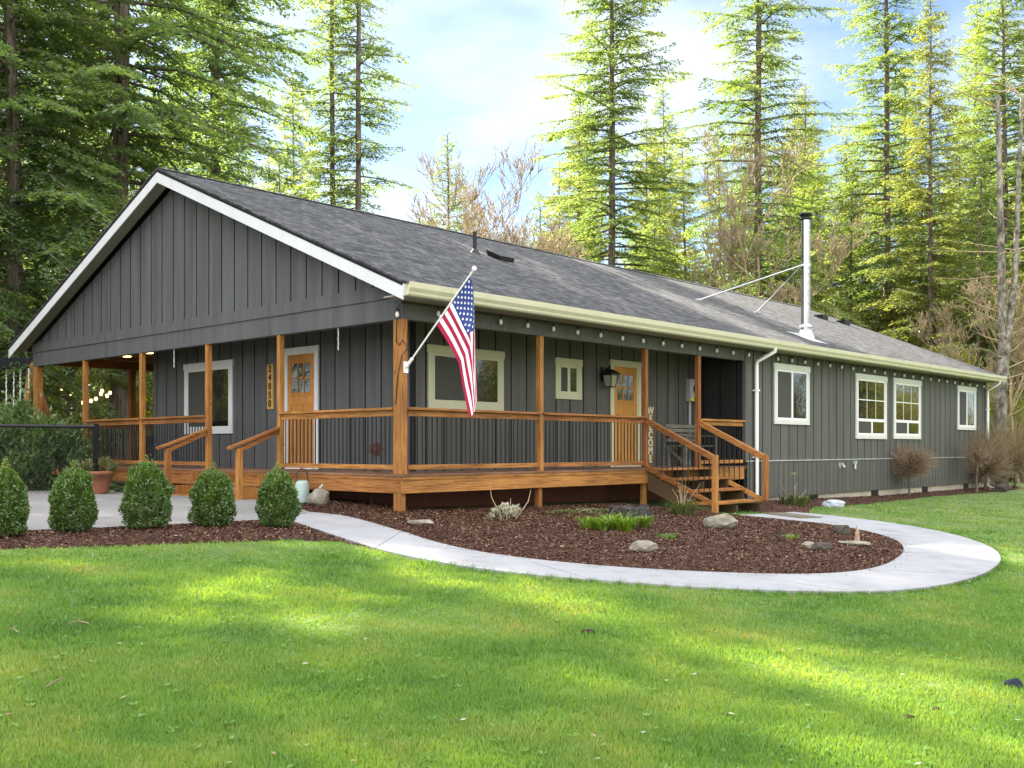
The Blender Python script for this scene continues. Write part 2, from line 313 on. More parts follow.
M['grass'] = mat_leaf('grass blades', [(0,(.056,.135,.040)),(.28,(.112,.245,.058)),(.6,(.165,.310,.074)),(.86,(.26,.35,.105)),(1,(.42,.39,.18))], .42, (1.95,1.35,.35), .02, .60, 1.1)
M['chip'] = mat_leaf('bark chips', [(0,(.022,.010,.006)),(.5,(.082,.037,.021)),(.82,(.18,.095,.058)),(1,(.42,.31,.21))], 0, (1,1,1), .03, .15, 3)
M['moss'] = mat_leaf('moss and creeping weed', [(0,(.05,.07,.015)),(1,(.13,.15,.03))], .2)

rng = np.random.default_rng(7)
R = random.Random(5)
Z = lambda z: z+EYE                                      # heights surveyed from eye level
DECK = Z(-.364)

# ------------------------------------------------------------------ ground, lawn, walk, beds
xs = np.unique(np.concatenate([np.linspace(-700,-60,9), np.linspace(-60,-16,23), np.linspace(-16,30,116), np.linspace(30,110,41), np.linspace(110,900,10)]))
ys = np.unique(np.concatenate([np.linspace(-700,-60,9), np.linspace(-60,-14,24), np.linspace(-14,16,76), np.linspace(16,90,38), np.linspace(90,900,10)]))
XX, YY = np.meshgrid(xs, ys); ZZ = grd(XX, YY)
fmask = np.clip((YY-14)/10,0,1)
for i in range(XX.shape[0]):
    for j in range(XX.shape[1]):
        if abs(XX[i,j]) < 120 and abs(YY[i,j]) < 120:
            ZZ[i,j] += .018*mnoise.noise((XX[i,j]*.7, YY[i,j]*.7, 1.3)) + .3*fmask[i,j]*mnoise.noise((XX[i,j]*.12, YY[i,j]*.12, 4))
vs = np.stack([XX.ravel(), YY.ravel(), ZZ.ravel()], 1); nx = len(xs)
fs = []; fm = []
for i in range(len(ys)-1):
    for j in range(nx-1):
        fs.append((i*nx+j, i*nx+j+1, (i+1)*nx+j+1, (i+1)*nx+j))
        mx_, my_ = (xs[j]+xs[j+1])/2, (ys[i]+ys[i+1])/2
        fm.append(1 if (my_ > 11 or mx_ > 30 or mx_ < -30 or (mx_ < -9 and my_ > 4) or my_ < -26) else 0)
gm = MB(); gm.v = [tuple(p) for p in vs]; gm.f = fs; gm.m = fm; gm.sm = [True]*len(fs)
structure(gm.build('ground', [M['turf'], M['floor']]))

def smooth_poly(pts, n=6):                               # Catmull-Rom through open points
    out = []
    for i in range(len(pts)-1):
        p0 = pts[max(i-1,0)]; p1 = pts[i]; p2 = pts[i+1]; p3 = pts[min(i+2,len(pts)-1)]
        for k in range(n):
            t = k/n
            out.append(tuple(.5*((2*p1[c])+(-p0[c]+p2[c])*t+(2*p0[c]-5*p1[c]+4*p2[c]-p3[c])*t*t+(-p0[c]+3*p1[c]-3*p2[c]+p3[c])*t**3) for c in (0,1)))
    return out+[tuple(pts[-1])]
outer = smooth_poly([(-1.72,.32),(-2.21,-1.26),(-2.56,-2.55),(-2.66,-3.6),(-2.48,-4.48),(-2.12,-5.14),(-1.6,-5.87),(-.94,-6.49),(-.11,-6.95),(1.04,-7.11),(2.5,-7.0),(4.18,-6.62),(5.75,-5.95),(7.1,-4.96),(7.9,-3.87),(8.25,-2.8),(8.2,-1.72)])
inner = smooth_poly([(-.84,.95),(-.72,.3),(-1.21,-1.35),(-1.6,-2.51),(-1.68,-3.52),(-1.33,-4.52),(-.7,-5.3),(.11,-5.92),(.98,-6.15),(2.03,-6.06),(3.6,-5.62),(4.94,-4.98),(5.72,-4.26),(6.02,-3.65),(6.02,-2.84),(5.85,-1.72)])
def resample(pl, n):
    d = [0]
    for a_, b_ in zip(pl, pl[1:]): d.append(d[-1]+math.dist(a_, b_))
    return [(float(np.interp(t, d, [p[0] for p in pl])), float(np.interp(t, d, [p[1] for p in pl]))) for t in np.linspace(0, d[-1], n)]
NW = 96; ow, iw = resample(outer, NW), resample(inner, NW)
wk = MB(); H_W = .028
joints = {14, 27, 39, 51, 64, 78}
for i in range(NW-1):
    e = .0025 if (i in joints) else 0
    def lerp(p, q, t): return (p[0]+(q[0]-p[0])*t, p[1]+(q[1]-p[1])*t)
    t0 = .10 if i in joints else 0
    a0, a1 = lerp(ow[i], ow[i+1], t0), ow[i+1]; b0, b1 = lerp(iw[i], iw[i+1], t0), iw[i+1]
    top = [(p[0], p[1], g(*p)+H_W) for p in (a0,a1,b1,b0)]; bot = [(p[0], p[1], g(*p)-.08) for p in (a0,a1,b1,b0)]
    wk.add(top+bot, [(0,1,2,3),(0,4,5,1),(2,6,7,3),(0,3,7,4),(1,5,6,2)])
wo = structure(wk.build('walkway', M['conc'])); 
jm = MB()
for i in joints:
    p = [(ow[i][0],ow[i][1],g(*ow[i])+H_W-.012),(ow[i+1][0],ow[i+1][1],g(*ow[i+1])+H_W-.012),(iw[i+1][0],iw[i+1][1],g(*iw[i+1])+H_W-.012),(iw[i][0],iw[i][1],g(*iw[i])+H_W-.012)]
    jm.add(p, [(0,1,2,3)])
structure(jm.build('walkway_joint', M['dirt']))
pad_poly = [(-9.5,.35),(-5.86,.24),(-4.26,.19),(-2.42,.30),(-1.76,.30),(-.86,.93),(-.40,2.2),(-.33,5.2),(-.30,7.4),(-.75,9.0),(-1.7,9.2),(-6.5,10.6),(-9.5,11)]
def inpoly(px, py, poly):
    px = np.asarray(px); py = np.asarray(py); c = np.zeros(px.shape, bool); n = len(poly)
    for i in range(n):
        x0, y0 = poly[i]; x1, y1 = poly[(i+1)%n]
        if y0 == y1: continue
        k = ((y0 > py) != (y1 > py)) & (px < (x1-x0)*(py-y0)/(y1-y0)+x0); c ^= k
    return c
bedA = [(-9.5,.34),(-9.5,-.6),(-6.23,-.89),(-5.75,-.97),(-4.83,-1.20),(-4.12,-1.28),(-2.9,-1.44),(-2.52,-1.78),(-2.50,-2.1),(-2.62,-2.9)]+[p for p in reversed(ow) if p[1] > -2.9 and p[0] < 0]+[(-2.42,.29),(-4.26,.18)]
bedB = [p for p in iw]+[(5.85,-.2),(5.9,.6),(1.0,.6),(.5,3.0),(-.42,3.0),(-.42,2.2)]
bedC = [(8.15,-1.72),(8.3,-2.0),(8.9,-1.65),(10.18,-1.12),(12.56,-1.08),(15.2,-.75),(17.83,-.56),(21.64,-.7),(25.0,-.67),(26.5,-.3),(26.5,.8),(24.2,.3),(7.6,.3),(7.6,-1.72)]
def mound(poly, px, py, h):                              # a bed swells a few centimetres away from its edge
    d = np.full(np.shape(px), 9.)
    n = len(poly)
    for i in range(n):
        a_ = np.array(poly[i]); b_ = np.array(poly[(i+1)%n]); ab = b_-a_; L2 = max(1e-9, (ab**2).sum())
        t = np.clip(((px-a_[0])*ab[0]+(py-a_[1])*ab[1])/L2, 0, 1)
        d = np.minimum(d, np.hypot(px-a_[0]-t*ab[0], py-a_[1]-t*ab[1]))
    return h*(1-np.exp(-d/.35))+.008
def bed(name, poly, h, mat=None, base=0):
    x0, x1 = min(p[0] for p in poly), max(p[0] for p in poly); y0, y1 = min(p[1] for p in poly), max(p[1] for p in poly)
    st = .11
    bm = bmesh.new(); vv = [bm.verts.new((p[0], p[1], 0)) for p in poly]; bm.faces.new(vv)
    for ax, a0, a1 in (((1,0,0), x0, x1), ((0,1,0), y0, y1)):
        k = a0+st
        while k < a1:
            bmesh.ops.bisect_plane(bm, geom=bm.verts[:]+bm.edges[:]+bm.faces[:], plane_co=(k*ax[0], k*ax[1], 0), plane_no=ax); k += st
    px = np.array([v.co.x for v in bm.verts]); py = np.array([v.co.y for v in bm.verts])
    zz = grd(px, py)+(mound(poly, px, py, h) if h else base)
    for v, z_, x, y in zip(bm.verts, zz, px, py): v.co.z = z_+(.012*mnoise.noise((x*5, y*5, 0)) if h else 0)
    me = bpy.data.meshes.new(name); bm.to_mesh(me); bm.free(); me.materials.append(mat or M['mulch'])
    for p in me.polygons: p.use_smooth = True
    return structure(nobj(name, me))
bed('driveway', pad_poly, 0, M['pad'], .024)
bed('mulch_bed', bedA, .05); bed('mulch_bed', bedB, .09); bed('mulch_bed', bedC, .06)
def bed_z(x, y):
    x_, y_ = np.array([x]), np.array([y])
    for poly, h in ((bedA,.05),(bedB,.09),(bedC,.06)):
        if inpoly(x_, y_, poly)[0]: return g(x, y)+float(mound(poly, x_, y_, h)[0])
    return g(x, y)

def quads_from(c, d, sd, ln, wd):                        # leaf diamonds: base, side, tip, side
    c = np.asarray(c); a = c-d*ln[:,None]*.5; t = c+d*ln[:,None]*.5; m1 = c-d*ln[:,None]*.06+sd*wd[:,None]*.5; m2 = c-d*ln[:,None]*.06-sd*wd[:,None]*.5
    return np.stack([a, m1, t, m2], 1).reshape(-1, 3)
def unit(v): return v/np.maximum(1e-9, np.linalg.norm(v, axis=-1, keepdims=True))
# bark chips lying on the beds
cv = []; cr_ = []
for poly, h, n in ((bedA,.05,26000),(bedB,.09,100000),(bedC,.06,16000)):
    x0, x1 = min(p[0] for p in poly), max(p[0] for p in poly); y0, y1 = min(p[1] for p in poly), max(p[1] for p in poly)
    px = rng.uniform(x0, x1, n*2); py = rng.uniform(y0, y1, n*2); k = inpoly(px, py, poly); px, py = px[k][:n], py[k][:n]
    c = np.stack([px, py, grd(px,py)+mound(poly, px, py, h)+rng.uniform(.004,.022,len(px))], 1)
    az = rng.uniform(0, 2*PI, len(px)); d = unit(np.stack([np.cos(az), np.sin(az), rng.normal(0,.3,len(px))], 1))
    sd = unit(np.cross(d, unit(np.stack([rng.normal(0,.45,len(px)), rng.normal(0,.45,len(px)), np.ones(len(px))], 1))))
    cv.append(quads_from(c, d, sd, rng.uniform(.014,.052,len(px)), rng.uniform(.008,.020,len(px)))); cr_.append(rng.random(len(px))**1.5)
nn_ = 1500; ii = rng.integers(0, NW, nn_); c = np.array(iw)[ii]+rng.normal(0,.09,(nn_,2)); kk_ = ~inpoly(c[:,0], c[:,1], bedB) & inpoly(c[:,0], c[:,1], ow+iw[::-1]); c = c[kk_]
c = np.concatenate([c, (grd(c[:,0],c[:,1])+H_W+.004)[:,None]], 1); az = rng.uniform(0,2*PI,len(c)); d = np.stack([np.cos(az),np.sin(az),0*az],1); sd = np.stack([-np.sin(az),np.cos(az),.2+0*az],1)
cv.append(quads_from(c, d, sd, rng.uniform(.010,.035,len(c)), rng.uniform(.006,.014,len(c)))); cr_.append(rng.random(len(c)))
o = nobj('bark_chips', npmesh('bark_chips', np.concatenate(cv), 4, M['chip'], np.concatenate(cr_))); stuff(o); tag(o, 'reddish brown bark chips covering the planting beds', 'mulch')

# grass blades: dense by the viewer, coarser further off
def lawn_mask(px, py):
    k = np.ones(px.shape, bool)
    for poly in (bedA, bedB, bedC, pad_poly): k &= ~inpoly(px, py, poly)
    k &= ~inpoly(px, py, ow+iw[::-1])
    k &= ~((px > -.5) & (px < 24.5) & (py > -.4) & (py < 13)) & (py < 9) & (px < 31) & (px > -12)
    return k
NB = 820000
inv = rng.uniform(1/30., 1/2.7, NB); s_ = 1/inv; t_ = rng.uniform(-.68, .68, NB)
px = CX + s_*(t_*math.sin(A)+math.cos(A)); py = CYW + s_*(-t_*math.cos(A)+math.sin(A))
k = lawn_mask(px, py); px, py, s_ = px[k], py[k], s_[k]; n = len(px)
clump = np.array([mnoise.noise((x*3.2, y*3.2, 0))+.6*mnoise.noise((x*9, y*9, 2)) for x, y in zip(px, py)])
h = np.clip(.026+.013*clump, .011, .07)*rng.uniform(.6,1.45,n); wd = (.0017+.00090*s_)*rng.uniform(.7,1.3,n)
az = rng.uniform(0, 2*PI, n); lean = rng.uniform(.1,.85,n); gz = grd(px, py)
b0 = np.stack([px, py, gz-.004], 1); sd = np.stack([np.cos(az), np.sin(az), np.zeros(n)], 1)*wd[:,None]
la = rng.uniform(0, 2*PI, n); tip = b0+np.stack([np.cos(la)*lean*h, np.sin(la)*lean*h, h+.004], 1)
V = np.stack([b0-sd, b0+sd, tip], 1).reshape(-1,3)
o = nobj('lawn_grass', npmesh('lawn_grass', V, 3, M['grass'], np.clip(.5+.26*clump+rng.normal(0,.30,n), 0, 1))); stuff(o); tag(o, 'short green lawn grass in front of the house', 'grass')
# tufts spilling over the walk's edge
ev = []; er = []
for (x, y), nb in [((ow[i][0]+R.uniform(-.05,.05), ow[i][1]-.05), R.randint(4,26)) for i in range(18, 92) for _ in range(3)]:
    for _ in range(nb):
        a_ = R.uniform(0, 2*PI); q = R.uniform(0,.07); hh = R.uniform(.03,.075); bx, by = x+q*math.cos(a_), y+q*math.sin(a_); zz = g(bx,by)
        ev += [(bx-.006,by,zz),(bx+.006,by+.004,zz),(bx+R.uniform(-.05,.05),by+R.uniform(-.05,.05),zz+hh)]; er.append(R.random()*.6)
o = nobj('edge_grass', npmesh('edge_grass', ev, 3, M['grass'], er)); stuff(o); tag(o, 'longer grass tufts spilling over the walk edge', 'grass')
# broadleaf weeds and fallen leaves in the lawn
cv = []; cr_ = []
for _ in range(420):
    s = 1/R.uniform(1/14, 1/3.2); u = R.uniform(-60, 1080); x, y = at(u, s)
    if not lawn_mask(np.array([x]), np.array([y]))[0]: continue
    for _ in range(R.randint(4,8)):
        a_ = R.uniform(0, 2*PI); d = np.array([[math.cos(a_), math.sin(a_), .35]]); d = unit(d)
        cv.append(quads_from(np.array([[x+.02*math.cos(a_), y+.02*math.sin(a_), g(x,y)+.028]]), d, unit(np.cross(d, [[0,0,1]])), np.array([R.uniform(.018,.045)]), np.array([R.uniform(.008,.016)]))); cr_.append(R.uniform(.25,.7))
o = nobj('lawn_weeds', npmesh('lawn_weeds', np.concatenate(cv), 4, M['grass'], cr_)); stuff(o); tag(o, 'small broadleaf weeds growing through the lawn', 'weeds')
cv = []; cr_ = []
for _ in range(120):
    s = 1/R.uniform(1/13, 1/3.2); u = R.uniform(-60, 1080); x, y = at(u, s)
    if not lawn_mask(np.array([x]), np.array([y]))[0]: continue
    a_ = R.uniform(0, 2*PI); d = unit(np.array([[math.cos(a_), math.sin(a_), R.uniform(-.2,.4)]]))
    sd = unit(np.cross(d, [[R.uniform(-.4,.4),R.uniform(-.4,.4),1]]))
    cv.append(quads_from(np.array([[x, y, g(x,y)+.035]]), d, sd, np.array([R.uniform(.025,.05)]), np.array([R.uniform(.012,.025)]))); cr_.append(R.random())
o = nobj('fallen_leaves', npmesh('fallen_leaves', np.concatenate(cv), 4, [M['pale'], M['drybit']], cr_, [0 if R.random()<.55 else 1 for _ in cr_])); stuff(o); tag(o, 'dry pale and brown leaves scattered over the lawn', 'leaves')

# ------------------------------------------------------------------ the house
house = thing('house', 'long dark grey single storey house with white-trimmed gable and shingle roof', 'house', (1.2, 1.2, g(0,0)))
P = 1.2; WX = 9.4; XE = 24.15; YE = 12.44; YL = 9.29
TOPW = Z(2.07)
def siding_x(mb, y, x0, x1, z0, z1, pitch, gap, depth, x_off=0, out=-1, m=0):
    """vertical boards facing -Y with deep grooves between"""
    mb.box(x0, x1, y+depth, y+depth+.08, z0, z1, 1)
    k = math.ceil((x0-x_off)/pitch)
    cuts = [x0]+[x_off+pitch*i for i in range(k, int((x1-x_off)/pitch)+1)]+[x1]
    for a_, b_ in zip(cuts, cuts[1:]):
        a2 = a_+(gap/2 if a_ != x0 else 0); b2 = b_-(gap/2 if b_ != x1 else 0)
        if b2-a2 > .01: mb.board(a2, b2, y, y+depth-.001, z0, z1, 'x')
def siding_y(mb, x, y0, y1, z0, z1, pitch, gap, depth, y_off=0, m=0, ztop=None):
    """vertical boards facing -X"""
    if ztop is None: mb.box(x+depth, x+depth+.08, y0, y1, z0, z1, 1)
    k = math.ceil((y0-y_off)/pitch)
    cuts = [y0]+[y_off+pitch*i for i in range(k, int((y1-y_off)/pitch)+1)]+[y1]
    for a_, b_ in zip(cuts, cuts[1:]):
        a2 = a_+(gap/2 if a_ != y0 else 0); b2 = b_-(gap/2 if b_ != y1 else 0)
        if b2-a2 < .01: continue
        if ztop is None: mb.board(x, x+depth-.001, a2, b2, z0, z1, 'y')
        else:
            za, zb = ztop(a2), ztop(b2)
            poly = [(a2,z0),(b2,z0),(b2,max(zb,z0+.01))]
            if a2 < YE/2 < b2: poly.append((YE/2, ztop(YE/2)))
            poly.append((a2,max(za,z0+.01)))
            mb.prism(poly, 'x', x, x+depth-.001, m); k_ = len(mb.m); n_ = len(poly); mb.m[k_-n_+1] = 1; mb.m[k_-1] = 1
GAP, DEP, PIT = .027, .045, .403
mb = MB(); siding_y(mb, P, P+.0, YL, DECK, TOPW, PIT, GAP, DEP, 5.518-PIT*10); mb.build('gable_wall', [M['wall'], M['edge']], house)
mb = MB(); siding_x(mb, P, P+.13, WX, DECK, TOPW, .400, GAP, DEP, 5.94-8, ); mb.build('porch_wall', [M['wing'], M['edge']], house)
mb = MB(); siding_y(mb, WX, .05, P-.002, DECK-.2, TOPW, PIT, GAP, DEP, .2); mb.build('return_wall', [mat_paint('near black return shade', (.016,.016,.015), .7, .15), M['edge']], house)  # near-black colour carries the deep shade of this recessed porch end
mb = MB(); mb.box(P+.13, XE, YL-.1, YL, DECK-.4, TOPW); mb.build('side_wall', M['wall'], house)
mb = MB(); mb.box(XE-.1, XE, .05, YL-.1, Z(-1.05), TOPW)
mb.prism([(-.30+.0,TOPW+.01),(YE+.3,TOPW+.01),(YE/2,Z(4.72))], 'x', XE-.1, XE); mb.build('end_wall', M['wall'], house)
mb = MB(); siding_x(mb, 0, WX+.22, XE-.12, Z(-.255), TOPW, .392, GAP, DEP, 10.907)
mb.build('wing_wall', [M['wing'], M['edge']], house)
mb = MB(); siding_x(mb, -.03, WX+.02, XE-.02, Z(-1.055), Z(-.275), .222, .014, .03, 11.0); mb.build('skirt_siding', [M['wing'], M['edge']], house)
mb = MB(); mb.box(WX, XE, -.05, -.002, Z(-.275), Z(-.255)); mb.build('drip_flashing', M['galv'], house)
mb = MB(); mb.box(WX-.03, WX+.21, -.025, .05, Z(-.25), TOPW); mb.build('corner_trim', M['wing'], house)
mb = MB(); mb.box(XE-.12, XE+.02, -.025, .05, Z(-.25), TOPW); mb.build('corner_trim', M['wing'], house)
fo = MB(); fo.box(WX, XE, .012, .2, g(20,0)-.3, Z(-1.04)); fo.box(XE-.2, XE, .2, YL, g(20,0)-.3, Z(-1.04)); fobj = fo.build('foundation', M['found'], house)
for vx in (12.49, 15.85, 19.18, 22.42):
    v_ = MB(); v_.box(vx-.2, vx+.2, -.004, .011, Z(-1.22), Z(-1.05)); v_.build('foundation_vent', M['black'], fobj)
cs = MB(); cs.box(P+.05, WX, P+.09, P+.2, g(3,0)-.3, DECK-.1); cs.box(P+.05, P+.2, P+.2, YL, g(3,0)-.3, DECK-.1)
cs.build('crawlspace_wall', mat_paint('red brown crawlspace boards', (.15,.060,.036), .9, .2), house)
# gable end above the porch
ZB0, ZB1, ZB2 = Z(1.818), Z(2.119), Z(2.315)
slope = .414; ZEAVE = Z(2.27)
def roof_top(y): return ZEAVE+slope*(min(y, YE-y)+.42)
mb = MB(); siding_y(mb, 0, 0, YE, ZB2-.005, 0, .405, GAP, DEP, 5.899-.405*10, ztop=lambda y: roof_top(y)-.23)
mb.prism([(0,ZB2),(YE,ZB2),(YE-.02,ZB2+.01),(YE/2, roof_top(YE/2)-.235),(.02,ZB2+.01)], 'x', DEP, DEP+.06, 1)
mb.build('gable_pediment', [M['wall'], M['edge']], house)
mb = MB(); mb.box(-.025, .05, -.02, 7.10, ZB1+.004, ZB2); mb.box(-.025, .05, 7.104, YE, ZB1+.004, ZB2); mb.build('band_board', M['wall'], house)
mb = MB(); mb.box(-.003, .14, -.003, 3.82, ZB0, ZB1); mb.box(-.003, .14, 3.824, 7.10, ZB0, ZB1); mb.box(-.003, .14, 7.104, YE, ZB0, ZB1); mb.build('porch_beam', M['wall'], house)
mb = MB(); mb.box(.141, WX-.03, 0, .14, ZB0, TOPW); mb.build('porch_beam', M['wing'], house)
mb = MB(); mb.box(.141, 7, YE-.14, YE, ZB0+.05, TOPW); mb.build('porch_beam', M['woodx'], house)
# roof
XR0, XR1, YR0, YR1 = -.34, 24.5, -.42, YE+.42
rf = MB()
for sgn in (0, 1):
    fy = (lambda y: y) if not sgn else (lambda y: YE-y)
    ye = YR0; yr = YE/2
    vs_ = [(XR0-.03,fy(ye-.03),ZEAVE-.012),(XR1,fy(ye-.03),ZEAVE-.012),(XR1,fy(yr),roof_top(yr)),(XR0-.03,fy(yr),roof_top(yr))]
    lo = [(x,y,z-.03) for x,y,z in vs_]
    rf.add(vs_+lo, [(0,1,2,3),(4,7,6,5),(0,4,5,1),(1,5,6,2),(3,7,4,0)])
roof = rf.build('roof', M['shingle'], house)
dk = MB()
for sgn in (0,1):
    fy = (lambda y: y) if not sgn else (lambda y: YE-y)
    vs_ = [(XR0-.027,fy(YR0+.002),ZEAVE-.034),(XR1-.002,fy(YR0+.002),ZEAVE-.034),(XR1-.002,fy(YE/2),roof_top(YE/2)-.034),(XR0-.027,fy(YE/2),roof_top(YE/2)-.034)]
    lo = [(x,y,z-.042) for x,y,z in vs_]
    dk.add(vs_+lo, [(0,1,2,3),(4,7,6,5),(0,4,5,1),(1,5,6,2),(3,7,4,0)])
dk.build('roof_deck', M['black'], house)
for sgn in (0,1):
    fy = (lambda y: y) if not sgn else (lambda y: YE-y)
    a_, b_ = (fy(YR0+.01), ZEAVE-.080), (fy(YE/2), roof_top(YE/2)-.080)
    k = MB(); k.prism([a_, b_, (b_[0], b_[1]-.014), (a_[0], a_[1]-.014)], 'x', XR0, -.001); k.build('rake_soffit', M['soffit'], house)
rc = MB()
nr = 92
for i in range(nr):
    x0 = XR0-.03+(XR1-XR0+.03)*i/nr; x1 = XR0-.03+(XR1-XR0+.03)*(i+1)/nr+.03
    zr = roof_top(YE/2)+.012+.004
    rc.add([(x0,YE/2-.14,zr-.14*slope),(x1,YE/2-.14,zr-.14*slope+.008),(x1,YE/2,zr+.008),(x0,YE/2,zr),(x1,YE/2+.14,zr-.14*slope+.008),(x0,YE/2+.14,zr-.14*slope)], [(0,1,2,3),(3,2,4,5)])
rc.build('ridge_cap', M['shingle'], roof)
FB = .185
for sgn in (0,1):
    fy = (lambda y: y) if not sgn else (lambda y: YE-y)
    k = MB(); yy0, yy1 = fy(YR0), fy(YE/2)
    k.prism([(yy0,ZEAVE-.077),(yy1,roof_top(YE/2)-.077),(yy1,roof_top(YE/2)-.077-FB),(yy0,ZEAVE-.077-FB)], 'x', XR0-.022, XR0-.001); k.build('rake_board', M['trimw'], house)
    k = MB(); k.prism([(yy0,ZEAVE-.077),(yy1,roof_top(YE/2)-.077),(yy1,roof_top(YE/2)-.077-FB),(yy0,ZEAVE-.077-FB)], 'x', XR1-.03, XR1-.001); k.build('rake_board', M['trimw'], house)
k = MB(); k.box(XR0, XR1-.04, YR0+.02, -.001, TOPW+.002, TOPW+.02); k.build('soffit', M['soffit'], house)
k = MB(); k.box(XR0-.022, XR1, YR0-.012, YR0-.001, TOPW-.01, ZEAVE-.05); k.build('eave_fascia', M['trimw'], house)
k = MB(); k.box(.143, 1.19, .145, YE-.145, TOPW+.006, TOPW+.03); k.box(1.191, WX-.002, .145, 1.19, TOPW+.006, TOPW+.03)
ceil_front = k.build('porch_ceiling', M['wall'], house)
k = MB(); k.box(1.2, 9, YL+.002, YE-.145, TOPW+.006, TOPW+.03); pc = k.build('porch_ceiling', M['woodx'], house)
for u, v in ((127,356.5),(149,353)):
    s = F*2.07/(CY-v); x, y = at(u, s); y = max(y, YL+.25)
    l_ = MB(); l_.lathe((x,y,TOPW-.008), [(.001,0),(.085,0),(.09,.013)], 20); l_.build('ceiling_light', M['lit'], pc)
# gutter (K profile) and downspouts
gy = YR0-.013; GT = Z(2.245); GB = Z(2.065)
prof = [(gy,GB+.012),(gy-.055,GB),(gy-.068,GB+.02),(gy-.072,GB+.05),(gy-.10,GB+.10),(gy-.105,GT-.01),(gy-.105,GT),(gy-.088,GT),(gy-.088,GT-.015),(gy-.005,GB+.06),(gy-.001,GT)]
k = MB(); k.prism([(p[0],p[1]) for p in prof], 'x', XR0+.01, XR1-.02); k.build('gutter', M['cream'], house)
def downspout(xg, xw, zb, kick):
    d = MB(); a_, b_ = .045, .06
    yo = gy-.055; pts = [(xg,yo,GB+.01),(xg,yo,GB-.05),(xw+.02,-.09,Z(1.83)),(xw,-.085,Z(1.73)),(xw,-.085,zb)]
    d.tube(pts, .042, 8); d.tube([(xw,-.085,zb),(xw+.02,-.17,zb-.09),(xw+.05,-.30,zb-.10)], .042, 8)
    for zc in (Z(1.2), Z(-.2)): d.box(xw-.055, xw+.055, -.135, -.02, zc, zc+.03)
    d.build('downspout', M['white'], house)
downspout(9.77, 9.72, Z(-1.08), 1); downspout(23.95, 24.10, Z(-1.15), 1)
d = MB(); d.tube([(2.0,10.25,DECK),(2.0,10.25,TOPW)], .06, 8); d.build('porch_pipe', M['white'], house)

# windows: face 'y' = wall facing -Y at y0, face 'x' = wall facing -X at x0
def window(face, c0, a0, a1, z0, z1, kind, trimm, sashm, label, head=.125, side=.095, screen=0):
    def B(m_, p0, p1, q0, q1, d0, d1):                   # span along wall, heights, depth outwards
        if face == 'y': m_.box(p0, p1, c0-d1, c0-d0, q0, q1)
        else: m_.box(c0-d1, c0-d0, p0, p1, q0, q1)
    t = MB()
    B(t, a0+.0, a1-.0, z1-head, z1, .001, .042)
    B(t, a0+.02, a0+.02+side, z0+.1, z1-head, .001, .034); B(t, a1-.02-side, a1-.02, z0+.1, z1-head, .001, .034)
    B(t, a0+.02, a1-.02, z0, z0+.1, .001, .036)
    wi = t.build('window', trimm, house, bevel=.004); wi['label'] = label
    i0, i1, j0, j1 = a0+.02+side, a1-.02-side, z0+.1, z1-head
    s_ = MB(); fw = .045
    B(s_, i0, i1, j1-fw, j1, .001, .026); B(s_, i0, i1, j0, j0+fw, .001, .026); B(s_, i0, i0+fw, j0+fw, j1-fw, .001, .026); B(s_, i1-fw, i1, j0+fw, j1-fw, .001, .026)
    g0, g1, h0, h1 = i0+fw, i1-fw, j0+fw, j1-fw
    panes = []
    if kind == 'slider':
        mid = (g0+g1)/2; B(s_, mid-.035, mid+.035, h0, h1, .001, .026)
        if face == 'x': panes = [(mid+.035, g1, h0, h1), (g0, mid-.035, h0, h1)]     # screen on the viewer's left
        else: panes = [(g0, mid-.035, h0, h1), (mid+.035, g1, h0, h1)]
    elif kind == 'hopper':
        hz = h0+.27*(h1-h0)-.06; B(s_, g0, g1, hz, hz+.07, .001, .028)
        mid = (g0+g1)/2+.02; B(s_, mid-.035, mid+.035, h0, hz, .001, .028)
        panes = [(g0, mid-.035, h0, hz), (mid+.035, g1, h0, hz), (g0, g1, hz+.07, h1)]
        for q in (1/3, 2/3): x_ = g0+(g1-g0)*q; B(s_, x_-.009, x_+.009, hz+.07, h1, .0125, .0165)
        zz = (hz+.07+h1)/2; B(s_, g0, g1, zz-.011, zz+.011, .0125, .0168)
    s_.build('sash', sashm, wi)
    for i, (p0, p1, q0, q1) in enumerate(panes):
        pm = MB(); B(pm, p0, p1, q0, q1, .002, .012); pm.build('pane', M['glass'], wi)
        if i == 0 and kind in ('slider','hopper'):
            sm_ = MB(); B(sm_, p0+.012, p1-.012, q0+.012, q1-.012, .0135, .0165); sm_.build('screen', M['screen'], wi)
    return wi
window('x', P, 6.21, 8.01, Z(.285), Z(1.693), 'slider', M['trimw'], M['vinyl'], 'white framed window behind the gable porch post')
window('y', P, 1.555, 3.34, Z(.64), Z(1.66), 'slider', M['cream'], M['cream'], 'cream trimmed window behind the flag')
window('y', P, 4.69, 5.475, Z(.905), Z(1.655), 'slider', M['cream'], M['cream'], 'small cream trimmed window by the lantern', side=.1)
window('y', 0, 10.573, 12.24, Z(.53), Z(1.853), 'slider', M['vinyl'], M['white'], 'white slider window beside the downspout')
window('y', 0, 14.66, 16.54, Z(.238), Z(1.85), 'hopper', M['vinyl'], M['white'], 'tall gridded window, left of the pair')
window('y', 0, 16.96, 18.84, Z(.252), Z(1.858), 'hopper', M['vinyl'], M['white'], 'tall gridded window, right of the pair')
window('y', 0, 21.63, 23.23, Z(.555), Z(1.866), 'slider', M['vinyl'], M['white'], 'white slider window at the far end')
